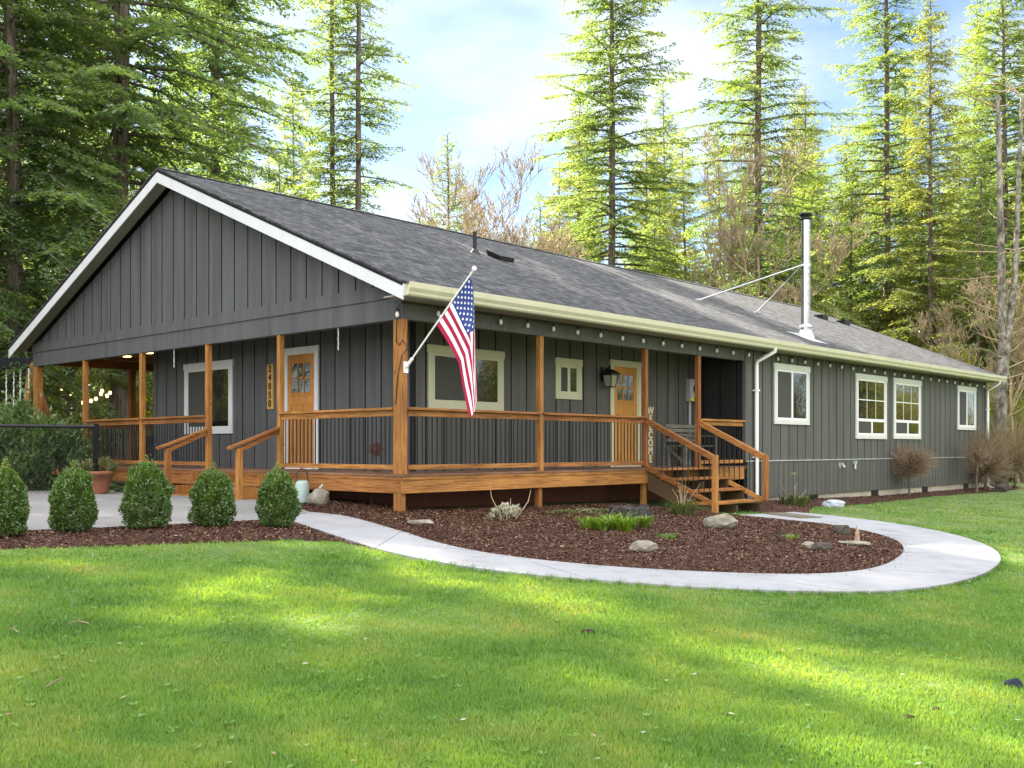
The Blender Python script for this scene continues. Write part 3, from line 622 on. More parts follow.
def door(face, c0, a0, a1, ztop, trimm, label, knob_hi):
    """a0..a1 = slab; camera sees low coordinate of 'y' faces on the left, high coordinate of 'x' faces on the left"""
    def B(m_, p0, p1, q0, q1, d0, d1):
        if face == 'y': m_.box(p0, p1, c0-d1, c0-d0, q0, q1)
        else: m_.box(c0-d1, c0-d0, p0, p1, q0, q1)
    zb = DECK+.035; W_ = a1-a0; H_ = ztop-zb
    sl_ = MB(); B(sl_, a0+.001, a1-.001, zb, ztop-.001, .001, .006)
    st = .115*W_/.78
    B(sl_, a0+.001, a0+st, zb, ztop-.001, .006, .018); B(sl_, a1-st, a1-.001, zb, ztop-.001, .006, .018)
    lz0, lz1 = zb+H_*.655, zb+H_*.925
    for q0, q1 in ((zb, zb+.2), (lz0-.20, lz0-.03), (lz1, ztop-.001)): B(sl_, a0+st, a1-st, q0, q1, .006, .018)
    B(sl_, a0+st-.03, a1-st+.03, lz0-.035, lz0, .006, .03)
    m_ = (a0+a1)/2; B(sl_, m_-.05, m_+.05, zb+.2, lz0-.20, .006, .018)
    for p0, p1 in ((a0+st, m_-.05), (m_+.05, a1-st)): B(sl_, p0+.035, p1-.035, zb+.24, lz0-.24, .006, .013)
    gw = (a1-a0-2*st)/3; gh = (lz1-lz0)/2
    for q in (1,2): B(sl_, a0+st+gw*q-.015, a0+st+gw*q+.015, lz0, lz1, .006, .019)
    B(sl_, a0+st, a1-st, lz0+gh-.015, lz0+gh+.015, .006, .019)
    do = sl_.build('door', M['doorw'], house); do['label'] = label
    for q in range(3):
        for w_ in range(2):
            pm = MB(); B(pm, a0+st+gw*q+.0155, a0+st+gw*(q+1)-.0155, lz0+gh*w_+.0155, lz0+gh*(w_+1)-.0155, .0065, .011); pm.build('pane', M['glass'], do)
    fr = MB(); B(fr, a0-.14, a1+.14, ztop+.02, ztop+.125, .001, .045)
    B(fr, a0-.125, a0-.03, DECK+.003, ztop+.02, .001, .036); B(fr, a1+.03, a1+.125, DECK+.003, ztop+.02, .001, .036)
    B(fr, a0-.03, a0, DECK+.003, ztop+.02, .001, .024); B(fr, a1, a1+.03, DECK+.003, ztop+.02, .001, .024); B(fr, a0, a1, ztop, ztop+.02, .001, .024)
    B(fr, a0, a1, DECK+.003, zb, .001, .05)
    fr.build('door_frame', trimm, do, bevel=.004)
    kb = MB(); kx = a1-.06 if knob_hi else a0+.06; kz = zb+.96
    p0 = (kx, c0-.018, kz) if face == 'y' else (c0-.018, kx, kz); p1 = (kx, c0-.075, kz) if face == 'y' else (c0-.075, kx, kz)
    kb.tube([p0, Vector(p0).lerp(Vector(p1), .5), Vector(p0).lerp(Vector(p1), .6), p1], [.028,.014,.03,.022], 12); kb.build('door_knob', M['black'], do)
door('x', P, 3.66, 4.45, Z(1.655), M['trimw'], 'fir entry door beside the number board', True)
door('y', P, 6.47, 7.22, Z(1.60), M['cream'], 'fir entry door beside the lantern', False)
# flue pipe, roof vents
cxp, cyp = 12.98, .45; zf = roof_top(cyp)
k = MB(); k.tube([(cxp,cyp,zf+.05),(cxp,cyp,Z(5.42))], .105, 24); flue = k.build('flue_pipe', M['steel'], house); flue['label'] = 'shiny steel flue pipe with black cap on the roof'
k = MB(); k.lathe((cxp,cyp,Z(5.39)), [(.11,0),(.135,.015),(.135,.05),(.10,.06),(.10,.10),(.15,.115),(.15,.16),(.02,.19)], 20); k.build('flue_cap', M['black'], flue)
k = MB(); k.lathe((cxp,cyp,zf-.12), [(.24,0),(.20,.12),(.13,.30),(.115,.31)], 20); k.lathe((cxp,cyp,zf+.22), [(.108,0),(.17,.005),(.17,.03),(.108,.07)], 20)
k.add([(cxp-.34,cyp-.4,roof_top(cyp-.4)+.006),(cxp+.34,cyp-.4,roof_top(cyp-.4)+.006),(cxp+.34,cyp+.34,roof_top(cyp+.34)+.006),(cxp-.34,cyp+.34,roof_top(cyp+.34)+.006)], [(0,1,2,3)]); k.build('flashing', M['galv'], flue)
k = MB(); zb_ = Z(4.33); k.tube([(cxp,cyp,zb_-.03),(cxp,cyp,zb_+.03)], .112, 24); k.tube([(cxp,cyp,Z(2.9)),(cxp,cyp,Z(2.94))], .109, 24); k.build('pipe_band', M['galv'], flue)
for bx, by in ((12.2,2.9),(14.83,2.77)):
    k = MB(); zz = roof_top(by)+.02; k.tube([(cxp-.1,cyp+.03,zb_),(bx,by,zz)], .016, 8); k.box(bx-.09,bx+.06,by-.04,by+.05,zz-.02,zz+.03); k.build('brace', M['galv'], flue)
k = MB(); zv = roof_top(3.48); k.tube([(4.94,3.48,zv-.05),(4.94,3.48,zv+.42)], .04, 12); k.lathe((4.94,3.48,zv-.05), [(.12,0),(.09,.06),(.045,.13)], 14); k.build('vent_pipe', M['black'], roof)
k = MB(); zv = roof_top(3.3); k.add([(5.28,3.12,roof_top(3.12)+.10),(5.72,3.12,roof_top(3.12)+.10),(5.72,3.5,roof_top(3.5)+.11),(5.28,3.5,roof_top(3.5)+.11),(5.30,3.14,roof_top(3.14)+.0),(5.70,3.14,roof_top(3.14)+.0),(5.70,3.48,roof_top(3.48)),(5.30,3.48,roof_top(3.48))],[(0,1,2,3),(4,7,6,5),(0,4,5,1),(1,5,6,2),(2,6,7,3),(3,7,4,0)])
k.build('roof_vent', M['black'], roof)
for bx, by in ((21.7,4.3),(22.9,4.1)):
    k = MB(); k.box(bx-.2,bx+.2,by-.15,by+.15,roof_top(by)-.05,roof_top(by)+.10); k.build('roof_vent', M['black'], roof)
# hose tap and pipe stub on the wing
k = MB(); k.tube([(13.75,-.03,Z(-.40)),(13.75,-.13,Z(-.40)),(13.75,-.16,Z(-.45))], .022, 8); k.lathe((13.75,-.09,Z(-.36)), [(.045,0),(.045,.015)], 10); k.box(13.7,13.8,-.045,-.03,Z(-.46),Z(-.34)); k.build('hose_tap', M['galv'], house)
k = MB(); k.tube([(14.55,-.06,Z(-.50)),(14.55,-.06,Z(-.30))], .03, 8); k.box(14.5,14.6,-.09,-.03,Z(-.38),Z(-.30)); k.build('vent_stub', M['galv'], house)

# ------------------------------------------------------------------ the porch
porch = thing('porch', 'cedar stained wraparound porch deck with black metal balusters', 'porch', (0, 0, g(0,0)))
k = MB()
for i in range(9):
    y0 = -.03+.137*i; k.box(-.03, WX-.01, y0, y0+.132, DECK-.03, DECK)
k2 = MB()
for i in range(9):
    x0 = -.03+.137*i; k2.box(x0, x0+.132, 1.205, YE+.0, DECK-.03, DECK)
for i in range(50):
    x0 = 1.204+.137*i; k2.box(x0, x0+.132, YL+.01, YE, DECK-.03, DECK)
k.build('deck_boards', M['deckw'], porch); k2.build('deck_boards', mat_wood('worn deck boards across', 'y', (.10,.050,.028), (.20,.105,.060), (.26,.145,.09)), porch)
S0, S1 = Z(-.633), DECK-.032
k = MB(); k.box(-.005, .035, .041, 3.9, S0, S1); k.box(-.005, .035, 3.903, YE, S0, S1); k.box(-.018,-.006,-.012,3.9,S1-.045,S1); k.box(-.018,-.006,3.903,YE,S1-.045,S1); k.build('skirt_board', M['woody'], porch)
k = MB(); k.box(-.005, 5.2, -.005, .035, S0, S1); k.box(5.203, WX-.03, -.005, .035, S0, S1); k.box(-.005,5.2,-.018,-.006,S1-.045,S1); k.box(5.203,WX-.03,-.018,-.006,S1-.045,S1); k.build('skirt_board', M['woodx'], porch)
RT, RB = Z(.582), Z(-.303)
def post(x0, x1, y0, y1, z0, z1):
    k = MB(); k.box(x0, x1, y0, y1, z0, z1); return k.build('post', M['woodz'], porch, bevel=.006)
G0 = lambda x, y: g(x,y)-.1
post(0, .096, 0, .197, DECK, ZB0); post(.002,.094,.036,.195, G0(0,0), S0+.02)
for x in (2.935, 5.85, 7.625): post(x, x+.09, .005, .095, DECK, ZB0); 
for x in (2.935, 5.85, 7.625): post(x, x+.09, .036, .126, G0(x,0), S0+.02)
for y in (2.965, 5.135, 7.50, 9.91): post(.005, .095, y, y+.09, DECK, ZB0)
for y in (2.965, 5.135, 7.50, 9.91): post(.036, .126, y, y+.09, G0(0,y), S0+.02)
post(0, .15, YE-.18, YE, DECK, ZB0); post(2.2, 2.34, YE-.15, YE-.01, DECK, ZB0+.05)
def railing(axis, a0, a1, fixed=.05, bal=True):
    def bx(m_, p0, p1, q0, q1, z0, z1):
        if axis == 'x': m_.box(p0, p1, q0, q1, z0, z1)
        else: m_.box(q0, q1, p0, p1, z0, z1)
    k = MB(); bx(k, a0-.03, a1+.03, fixed-.075, fixed+.065, RT-.036, RT); bx(k, a0, a1, fixed-.025, fixed+.013, RT-.125, RT-.037); bx(k, a0, a1, fixed-.025, fixed+.013, RB, RB+.07)
    r_ = k.build('railing', M['wood'+axis], porch, bevel=.004)
    b = MB(); n = max(1, round((a1-a0)/.097)-1); st = (a1-a0)/(n+1)
    for i in range(1, n+1):
        p = a0+st*i; q = fixed-.004
        pts = [(p,q,RB+.03),(p,q,RT-.10)] if axis == 'x' else [(q,p,RB+.03),(q,p,RT-.10)]
        b.tube(pts, .0105, 6)
    b.build('balusters', M['black'], r_)
railing('x', .13, 2.93); railing('x', 3.03, 5.845); railing('x', 7.72, WX-.04)
railing('y', .23, 2.96); railing('y', 5.23, 7.495); railing('y', 7.595, 9.905)
railing('x', .2, 2.15, YE-.08); railing('x', 2.4, 6.5, YE-.08)
# long-side stairs
gz0 = Z(-1.195)
stairs = None
for x in (6.75, 5.93, 7.60):
    st = MB(); st.prism([(-.005,DECK-.04),(-.33,DECK-.04-.0),(-.33,DECK-.25),(-.66,DECK-.25),(-.66,DECK-.455),(-1.0,DECK-.455),(-1.0,DECK-.66),(-1.36,DECK-.66),(-1.36,gz0-.03),(-1.15,gz0-.03),(-.005,S0-.12)], 'x', x-.02, x+.02)
    o_ = st.build('stringer' if stairs else 'stairs', M['oldwood'], stairs or porch); stairs = stairs or o_
stairs['label'] = 'cedar stairs down to the curved walk'
for i in range(3):
    y1 = -.30-.34*i; z = DECK-.207*(i+1)-.0
    t_ = MB(); t_.box(5.88, 7.66, y1-.38, y1-.19-.003, z-.004, z+.034); t_.box(5.88, 7.66, y1-.19+.003, y1, z-.004, z+.034); t_.build('tread', M['woodx'], stairs, bevel=.004)
t_ = MB(); t_.box(5.88,7.66,-.29,-.021,DECK-.037,DECK-.0); t_.build('tread', M['woodx'], stairs, bevel=.004)
YP = -1.43
for x in (5.89, 7.65):
    k = MB(); base = gz0-.05 if x < 7 else DECK-.60
    k.box(x-.045, x+.045, YP-.045, YP+.045, base, Z(-.115)); k.build('stair_post', M['woodz'], stairs, bevel=.006)
    za, zb2 = Z(.50), Z(-.16)
    k = MB(); k.bar((x,.0,za), (x,YP+.046,zb2), .09, .10); h_ = k.build('handrail', M['woody'], stairs, bevel=.004)
    k = MB(); k.bar((x,.0,Z(-.35)), (x,YP+.046,Z(-.965)), .04, .085); k.build('handrail', M['woody'], stairs, bevel=.004)
    b = MB()
    for i in range(3 if x < 7 else 1, 13):
        f_ = i/13.; y = YP*f_; b.tube([(x,y,Z(-.35)+f_*-.615),(x,y,za+(zb2-za)*f_)], .010, 6)
    b.build('balusters', M['black'], h_)
# gable-side steps
XS = -.72; pz = g(-.6,4)+.024
steps = None; carr = mat_wood('side stair carriage', 'z')
for y in (4.1, 3.06, 5.12):
    st = MB(); st.prism([(-.02,S1-.02),(-.02,pz-.01),(-.62,pz-.01),(-.62,pz+.17),(-.32,pz+.17),(-.32,S1-.02)], 'y', y-.02, y+.02)
    o_ = st.build('stringer' if steps else 'stairs', carr, steps or porch); steps = steps or o_
steps['label'] = 'two low steps between the handrails on the gable side'
for i, (x1, z) in enumerate(((-.02, DECK-.205), (-.33, pz+.19))):
    if i == 0: 
        t_ = MB(); t_.box(-.36, -.02, 3.0, 5.2, z-.03, z+.005); t_.build('tread', M['woody'], steps, bevel=.004)
    else:
        t_ = MB(); t_.box(-.68, -.33, 3.0, 5.2, z-.21, z-.175); t_.build('tread', M['woody'], steps, bevel=.004)
t_ = MB(); t_.box(-.345, -.322, 3.09, 5.1, pz+.03, DECK-.24); t_.build('riser_board', M['woody'], steps)
for y in (3.0, 5.18):
    k = MB(); k.box(XS-.045, XS+.045, y-.045, y+.045, pz-.03, Z(.0)); k.build('stair_post', M['woodz'], steps, bevel=.006)
    k = MB(); k.bar((.0,y,Z(.325)), (XS-.19,y,Z(-.0)), .10, .04); k.bar((.0,y,Z(.27)), (XS-.0,y,Z(-.03)), .04, .07); k.build('handrail', M['woodx'], steps, bevel=.004)

# ------------------------------------------------------------------ text helper
def text_faces(s, size, bold=0):
    cu = bpy.data.curves.new('t', 'FONT'); cu.body = s; cu.size = size; cu.align_x = 'CENTER'; cu.align_y = 'CENTER'; cu.extrude = .004; cu.offset = bold
    ob = bpy.data.objects.new('t', cu); COL.objects.link(ob); bpy.context.view_layer.update()
    me = bpy.data.meshes.new_from_object(ob.evaluated_get(bpy.context.evaluated_depsgraph_get()))
    v = [tuple(p.co) for p in me.vertices]; f = [tuple(p.vertices) for p in me.polygons]
    bpy.data.objects.remove(ob); bpy.data.meshes.remove(me); bpy.data.curves.remove(cu)
    return v, f
# number board 24050 on the gable wall
nb = thing('number_board', 'vertical wooden board with black house number beside the gable door', 'house number', (P-.02, 4.985, Z(.70)))
k = MB(); k.box(P-.022, P-.001, 4.885, 5.09, Z(.712), Z(1.525)); k.build('board', M['numw'], nb, bevel=.005)
for i, ch in enumerate('24050'):
    v, f = text_faces(ch, .17, .003); zc = Z(1.44-.158*i)
    k = MB(); k.add([(P-.026-z, 4.987-x, zc+y) for x, y, z in v], f); k.build('numeral', M['black'], nb)
# WELCOME board leaning on the porch wall
wb = thing('welcome_sign', 'tall narrow WELCOME board leaning by the porch door', 'sign', (7.60, P-.1, DECK))
k = MB(); k.box(7.475, 7.725, P-.075, P-.05, DECK+.002, Z(.86)); k.build('board', M['signwood'], wb, bevel=.005)
for i, ch in enumerate('WELCOME'):
    v, f = text_faces(ch, .20, .007); zc = Z(.755-.162*i)
    k = MB(); k.add([(7.60+x*1.0, P-.08-z, zc+y) for x, y, z in v], f); k.build('letter', M['lettercream'], wb)
# electricity meter
mt = thing('electricity_meter', 'grey electricity meter box with round dial on the porch wall', 'meter', (9.15, P-.05, Z(1.0)))
k = MB(); k.box(9.01, 9.36, P-.12, P-.001, Z(1.00), Z(1.475)); k.build('box', M['greyp'], mt, bevel=.01)
k = MB(); k.tube([(9.2,P-.121,Z(1.27)),(9.2,P-.16,Z(1.27)),(9.2,P-.20,Z(1.27))], [.115,.11,.09], 20); dl = k.build('dial', M['glass'], mt)
k = MB(); k.tube([(9.2,P-.121,Z(1.27)),(9.2,P-.135,Z(1.27))], .125, 20); k.build('ring', M['galv'], mt)
k = MB(); k.box(9.03,9.13,P-.124,P-.1205,Z(1.01),Z(1.085)); k.build('sticker', M['yellow'], mt); k = MB(); k.box(9.14,9.34,P-.124,P-.1205,Z(1.01),Z(1.085)); k.build('sticker', M['green'], mt)
k = MB(); k.tube([(9.10,P-.04,Z(1.0)),(9.10,P-.04,DECK)], .03, 8); k.build('conduit', M['greyp'], mt)
# wall lantern
ln = thing('wall_lantern', 'black craftsman wall lantern beside the porch door', 'lantern', (6.05, P-.02, Z(1.4)))
lx, ly, lz = 6.12, P-.19, Z(1.30)
k = MB(); k.box(lx-.06,lx+.06,P-.025,P-.001,lz-.02,lz+.26); k.tube([(lx,P-.02,lz+.12),(lx,P-.10,lz+.22),(lx,ly,lz+.26),(lx,ly,lz+.20)], .016, 8); k.build('bracket', M['black'], ln)
k = MB(); 
for sx, sy in ((-1,-1),(1,-1),(1,1),(-1,1)): k.bar((lx+sx*.07,ly+sy*.07,lz-.12),(lx+sx*.10,ly+sy*.10,lz+.10),.016,.016)
k.box(lx-.08,lx+.08,ly-.08,ly+.08,lz-.135,lz-.118)
k.add([(lx-.14,ly-.14,lz+.10),(lx+.14,ly-.14,lz+.10),(lx+.14,ly+.14,lz+.10),(lx-.14,ly+.14,lz+.10),(lx-.14,ly-.14,lz+.13),(lx+.14,ly-.14,lz+.13),(lx+.14,ly+.14,lz+.13),(lx-.14,ly+.14,lz+.13),(lx-.04,ly-.04,lz+.21),(lx+.04,ly-.04,lz+.21),(lx+.04,ly+.04,lz+.21),(lx-.04,ly+.04,lz+.21)],
  [(3,2,1,0),(0,1,5,4),(1,2,6,5),(2,3,7,6),(3,0,4,7),(4,5,9,8),(5,6,10,9),(6,7,11,10),(7,4,8,11),(8,9,10,11)]); k.build('lantern_frame', M['black'], ln)
k = MB(); k.add([(lx-.066,ly-.066,lz-.116),(lx+.066,ly-.066,lz-.116),(lx+.066,ly+.066,lz-.116),(lx-.066,ly+.066,lz-.116),(lx-.094,ly-.094,lz+.098),(lx+.094,ly-.094,lz+.098),(lx+.094,ly+.094,lz+.098),(lx-.094,ly+.094,lz+.098)],[(0,1,5,4),(1,2,6,5),(2,3,7,6),(3,0,4,7)]); k.build('glass', M['lamp_glass'], ln)
# bench on the porch
be = thing('bench', 'weathered grey slatted bench against the porch wall', 'bench', (8.7, P-.35, DECK))
k = MB()
for z in (.50,.60,.70,.79): k.box(8.12, 9.36, P-.10+.0*z, P-.07, DECK+z, DECK+z+.075)
for x in (8.14, 8.75, 9.32): k.box(x-.03, x+.03, P-.068, P-.03, DECK, DECK+.86)
k.build('backrest', M['greywood'], be)
k = MB()
for i in range(4): k.box(8.12, 9.36, P-.56+.115*i, P-.56+.115*i+.10, DECK+.40, DECK+.43)
k.build('seat', M['greywood'], be)
for x in (8.15, 9.31):
    for y in (P-.55, P-.14):
        k = MB(); k.box(x-.03, x+.03, y-.03, y+.03, DECK+.001, DECK+.398 if y > P-.3 else DECK+.61); k.build('leg', M['greywood'], be)
    k = MB(); k.box(x-.045, x+.045, P-.60, P-.11, DECK+.612, DECK+.64); k.build('armrest', M['greywood'], be)
    k = MB(); k.bar((x,P-.52,DECK+.06),(x,P-.15,DECK+.38),.03,.05); k.build('brace', M['greywood'], be)
# black hot tub under the side roof
hx, hy = 2.9, 11.0
ht = thing('hot_tub', 'black round hot tub under the left end of the porch roof', 'hot tub', (hx, hy, DECK))
k = MB(); k.lathe((hx,hy,DECK), [(.92,.001),(.93,.05),(.93,.52),(.90,.56)], 32); k.build('shell', M['darkplastic'], ht)
for a_ in range(32):
    pass
k = MB(); k.lathe((hx,hy,DECK+.562), [(.97,0),(.98,.03),(.96,.08),(.2,.12)], 32); k.build('cover', M['darkplastic'], ht)
# ------------------------------------------------------------------ flag
fl = thing('flag', 'American flag hanging from an angled pole on the porch corner post', 'flag', (.06, 0, Z(1.15)))
pb = Vector((.06,-.02,Z(1.145))); ptip = Vector((.06,-1.36,Z(2.357)))
k = MB(); k.tube([pb, ptip], .013, 10); k.lathe((ptip.x,ptip.y,ptip.z), [(.004,-.03),(.03,-.015),(.034,.01),(.02,.035),(.004,.04)], 12); k.tube([pb.lerp(ptip,.52)-Vector((0,.0,0)), pb.lerp(ptip,.535)], .02, 10); k.build('flagpole', M['white'], fl)
k = MB(); k.box(.02,.10,-.012,-.001,Z(1.06),Z(1.22)); k.tube([pb, pb.lerp(ptip,.09)], .024, 10); k.build('bracket', M['white'], fl)
h0, h1 = pb.lerp(ptip, .455), pb.lerp(ptip, .935)        # bottom and top of the hoist
NI, NJ = 39, 60
HMAX = 1.345
def cloth(i, j):                                          # i 0..1 hoist bottom to top, j 0..1 along the fly
    hp = h0.lerp(h1, i); st_ = j*1.50; h_ = -hp.y; q = 0.; x_ = hp.x; zz = hp.z
    # the fly slants out from the pole, then the upper corner folds back and hangs straight down behind
    run = min(st_, .72)*.60+max(0, st_-.72)*.30
    drop = min(st_, .72)*.80+max(0, st_-.72)*.93
    over = h_+run-HMAX
    soft = .5*(over+math.sqrt(over*over+.0016))           # how far past the fold
    hh_ = h_+run-soft; drop += soft*.55
    x_ += soft*.42+.012*math.sin(i*9+j*4)*min(1, j*4)
    hh_ -= soft*.30
    x_ -= .045*math.exp(-((i-.42-.25*j)/.10)**2)*min(1, j*2.2)       # soft crease down the middle
    x_ += .02*math.sin(j*6+i*2)*(1-i)
    return Vector((x_, -hh_, zz-drop))
k = MB(); vs_ = [cloth(a_/NI, b_/NJ) for a_ in range(NI+1) for b_ in range(NJ+1)]; fs_ = []; ms_ = []
k.v = [tuple(p) for p in vs_]
for a_ in range(NI):
    for b_ in range(NJ):
        k.f.append([a_*(NJ+1)+b_, a_*(NJ+1)+b_+1, (a_+1)*(NJ+1)+b_+1, (a_+1)*(NJ+1)+b_])
        stripe = a_//3                                    # 0 = bottom stripe, red
        k.m.append(2 if (stripe >= 6 and b_ < NJ*.4) else (0 if stripe % 2 == 0 else 1)); k.sm.append(True)
clo = k.build('flag_cloth', [M['flagr'], M['flagw'], M['flagb']], fl)
k = MB()
for r_ in range(9):
    for c_ in range(6 if r_ % 2 == 0 else 5):
        ci = 6/13+(7/13)*(r_+1)/10; cj = .4*((c_*2+1+(r_%2))/12)
        for side in (1,-1):
            pts = []
            for q in range(10):
                rr = .027 if q % 2 == 0 else .011; an = PI/2+q*PI/5
                pts.append((ci+rr*math.sin(an)*1.0, cj+rr*math.cos(an)*.62))
            ctr = cloth(ci, cj); n_ = (cloth(ci+.01,cj)-ctr).cross(cloth(ci,cj+.01)-ctr).normalized()*.003*side
            ps = [cloth(*q)+n_ for q in pts]; k.add([ctr+n_]+ps, [(0,1+q,1+(q+1)%10) for q in range(10)])
k.build('stars', M['flagw'], clo)
# ------------------------------------------------------------------ string lights along the eave
sg = thing('string_lights', 'string of pale festoon bulbs hung along the long eave beam', 'string lights', (0, -.06, Z(2.03)))
bx_ = [.64,1.29]+[1.95+.625*i for i in range(36)]
bx_ = [x for x in bx_ if x < 24.1]
def cab_z(x): return Z(2.042) if x < 16 else Z(2.042-.003*(x-16))
k = MB(); pts = [(-.05,.03,Z(1.98)),(-.045,-.03,Z(2.04))]
for a_, b_ in zip(bx_, bx_[1:]): pts += [(a_,-.055,cab_z(a_)),((a_+b_)/2,-.055,cab_z((a_+b_)/2)-.012)]
k.tube(pts, .006, 5); k.tube([(-.04,.03,Z(1.98)),(-.02,.1,Z(1.75)),(-.008,.12,Z(1.5)),(-.012,.05,Z(1.45)),(-.01,-.01,Z(1.52)),(.1,-.012,Z(1.42)),(-.012,.0,Z(1.3)),(-.01,.09,Z(1.0)),(-.012,.13,Z(.62))], .006, 5)
k.build('cable', M['black'], sg)
for x in bx_+[-.7]:
    if x < 0: p_ = (-.045,.055,Z(1.97))
    else: p_ = (x,-.055,cab_z(x)-.005)
    k = MB(); k.tube([(p_[0],p_[1],p_[2]),(p_[0],p_[1],p_[2]-.055)], .016, 8); so_ = k.build('socket', M['black'], sg)
    k = MB(); k.lathe((p_[0],p_[1],p_[2]-.135), [(.004,0),(.022,.012),(.030,.035),(.026,.058),(.015,.082)], 10); k.build('bulb', M['bulb'], sg)
for i, y in enumerate((6.40, 1.54)):
    o = MB()
    for q in range(8): o.tube([(.07, y+.006*math.sin(q*2), ZB0-.042*q), (.07, y+.006*math.sin(q*2+2), ZB0-.042*q-.040)], .008, 6)
    c_ = o.build('hanging_chain', M['galv'], None, (.07, y, ZB0))
    tag(c_, ['short steel chain hanging from the gable beam left of the window','short steel chain hanging from the gable beam beside the door'][i], 'chain', 'chains hanging from the gable beam')

# ------------------------------------------------------------------ foliage generators
def fir_mesh(seed, H, Rm, cb, nb, droop, dens, ql, qw, mat, up0=.0, gap=.2, tr=.24, upper=0.0):
    r = np.random.default_rng(seed); trunk = MB()
    zs = np.linspace(0, 1, 14); jit = [(r.normal(0,.03)*H*.02, r.normal(0,.03)*H*.02) for _ in zs]
    trunk.tube([(jit[i][0], jit[i][1], H*z) for i, z in enumerate(zs)], [tr*(1-z)**.8*(1+.35*math.exp(-z*30))+.012 for z in zs], 10, cap=False)
    for q in range(int(H*.9)):                            # dead stubs below the crown
        z = r.uniform(.12, cb+.1)*H; az = r.uniform(0, 2*PI); L = r.uniform(.4, 1.8)
        trunk.tube([(0,0,z),(L*.6*math.cos(az),L*.6*math.sin(az),z-.05*L),(L*math.cos(az),L*math.sin(az),z-.22*L)], [.022,.012,.004], 3, cap=False)
    C, D, S, LN, WD, RN = [], [], [], [], [], []
    for kk in range(nb):
        fr = (kk+r.random())/nb; fr = fr**.92; z = H*(cb+(1-cb)*fr)
        L = (Rm*(1-fr)**.72*min(1, .45+fr/.25)*r.uniform(.42,1.2)+.2)
        if r.random() < gap*.5: L *= .5
        az = kk*2.399+r.normal(0,.5); e0 = up0+.55*fr**1.5+r.normal(0,.09)
        dp = droop*(1-fr*.7)*r.uniform(.7,1.3)
        ch = np.array([math.cos(az), math.sin(az)]); lat = np.array([-ch[1], ch[0]])
        def path(s): q = s/L; return np.stack([ch[0]*s*math.cos(e0), ch[1]*s*math.cos(e0), z+s*math.sin(e0)-dp*L*(q**2-.35*q**4)], -1)
        ss = np.array([0,.35,.7,1.])*L; pp = path(ss)
        trunk.tube([tuple(p) for p in pp], [.010+.011*L,.008+.007*L,.006+.003*L,.004], 3, cap=False)
        nbl = max(4, int(L*dens)); s = np.sort(r.uniform(.10*L, L, nbl))
        base = path(s)
        for i in range(nbl):
            q = s[i]/L; l = min((1-q)*L*.55+.22, .95)*r.uniform(.5,1.15); sg_ = 1 if r.random()<.5 else -1; an = r.uniform(.6,1.15)
            d2 = ch*math.cos(an)+sg_*lat*math.sin(an)
            nl = max(3, int(l/ql*2.6)); x = np.linspace(.08, 1, nl)*l
            pos = base[i]+np.stack([d2[0]*x, d2[1]*x, -.22*x-.35*dp*x*x/max(l,.2)+r.normal(0,.02,nl)], -1)+r.normal(0,.03,(nl,3))
            sp = r.uniform(-.9,.9,nl); dd = unit(np.stack([d2[0]*np.cos(sp)-d2[1]*np.sin(sp), d2[1]*np.cos(sp)+d2[0]*np.sin(sp), r.normal(-.25,.3,nl)], -1))
            upv = unit(np.stack([r.normal(0,.45,nl), r.normal(0,.45,nl), np.ones(nl)], -1))
            C.append(pos); D.append(dd); S.append(unit(np.cross(dd, upv))); LN.append(r.uniform(.7,1.3,nl)*ql); WD.append(r.uniform(.7,1.3,nl)*qw)
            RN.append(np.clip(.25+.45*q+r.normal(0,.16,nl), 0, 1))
    C, D, S = np.concatenate(C), np.concatenate(D), np.concatenate(S)
    me = npmesh('crown', quads_from(C, D, S, np.concatenate(LN), np.concatenate(WD)), 4, mat, np.concatenate(RN))
    to = trunk.build('trunk', M['bark']); tm = to.data; bpy.data.objects.remove(to)
    return tm, me
def place_tree(proto, u, s, label, cat='tree', group=None, name='fir_tree', scl=1.0, rot=None, zs=1.0, xy=None, crown_mat=None):
    x, y = xy if xy else at(u, s)
    t = thing(name, label, cat, (x, y, g(x, y)-.05), group)
    t.rotation_euler = (R.uniform(-.02,.02), R.uniform(-.02,.02), rot if rot is not None else R.uniform(0, 6.28)); t.scale = (scl, scl, scl*zs)
    nobj('trunk', proto[0], t); nobj('crown', proto[1], t)
    return t
def blob_mesh(seed, n, rad, ll, lw, mat, clumps=40, prof=None, hollow=.35, upb=.3):
    r = np.random.default_rng(seed)
    cc = unit(r.normal(size=(clumps,3)))*r.uniform(hollow,1,(clumps,1))**.5*np.array(rad); cc[:,2] = np.abs(cc[:,2])*.95
    idx = r.integers(0, clumps, n); off = unit(r.normal(size=(n,3)))*r.uniform(.3,1,(n,1))*np.array(rad)*r.uniform(.12,.34,(n,1))
    C = cc[idx]+off; out = unit(off+.35*cc[idx]); d = unit(out+r.normal(0,.6,(n,3))+np.array([0,0,upb])); S = unit(np.cross(d, unit(r.normal(size=(n,3))+np.array([0,0,1.2]))))
    k = C[:,2] > .01; C, d, S = C[k], d[k], S[k]; n = len(C)
    return npmesh('crown', quads_from(C, d, S, r.uniform(.7,1.3,n)*ll, r.uniform(.7,1.3,n)*lw), 4, mat, np.clip(.35+.35*out[k][:,2]+r.normal(0,.2,n),0,1))
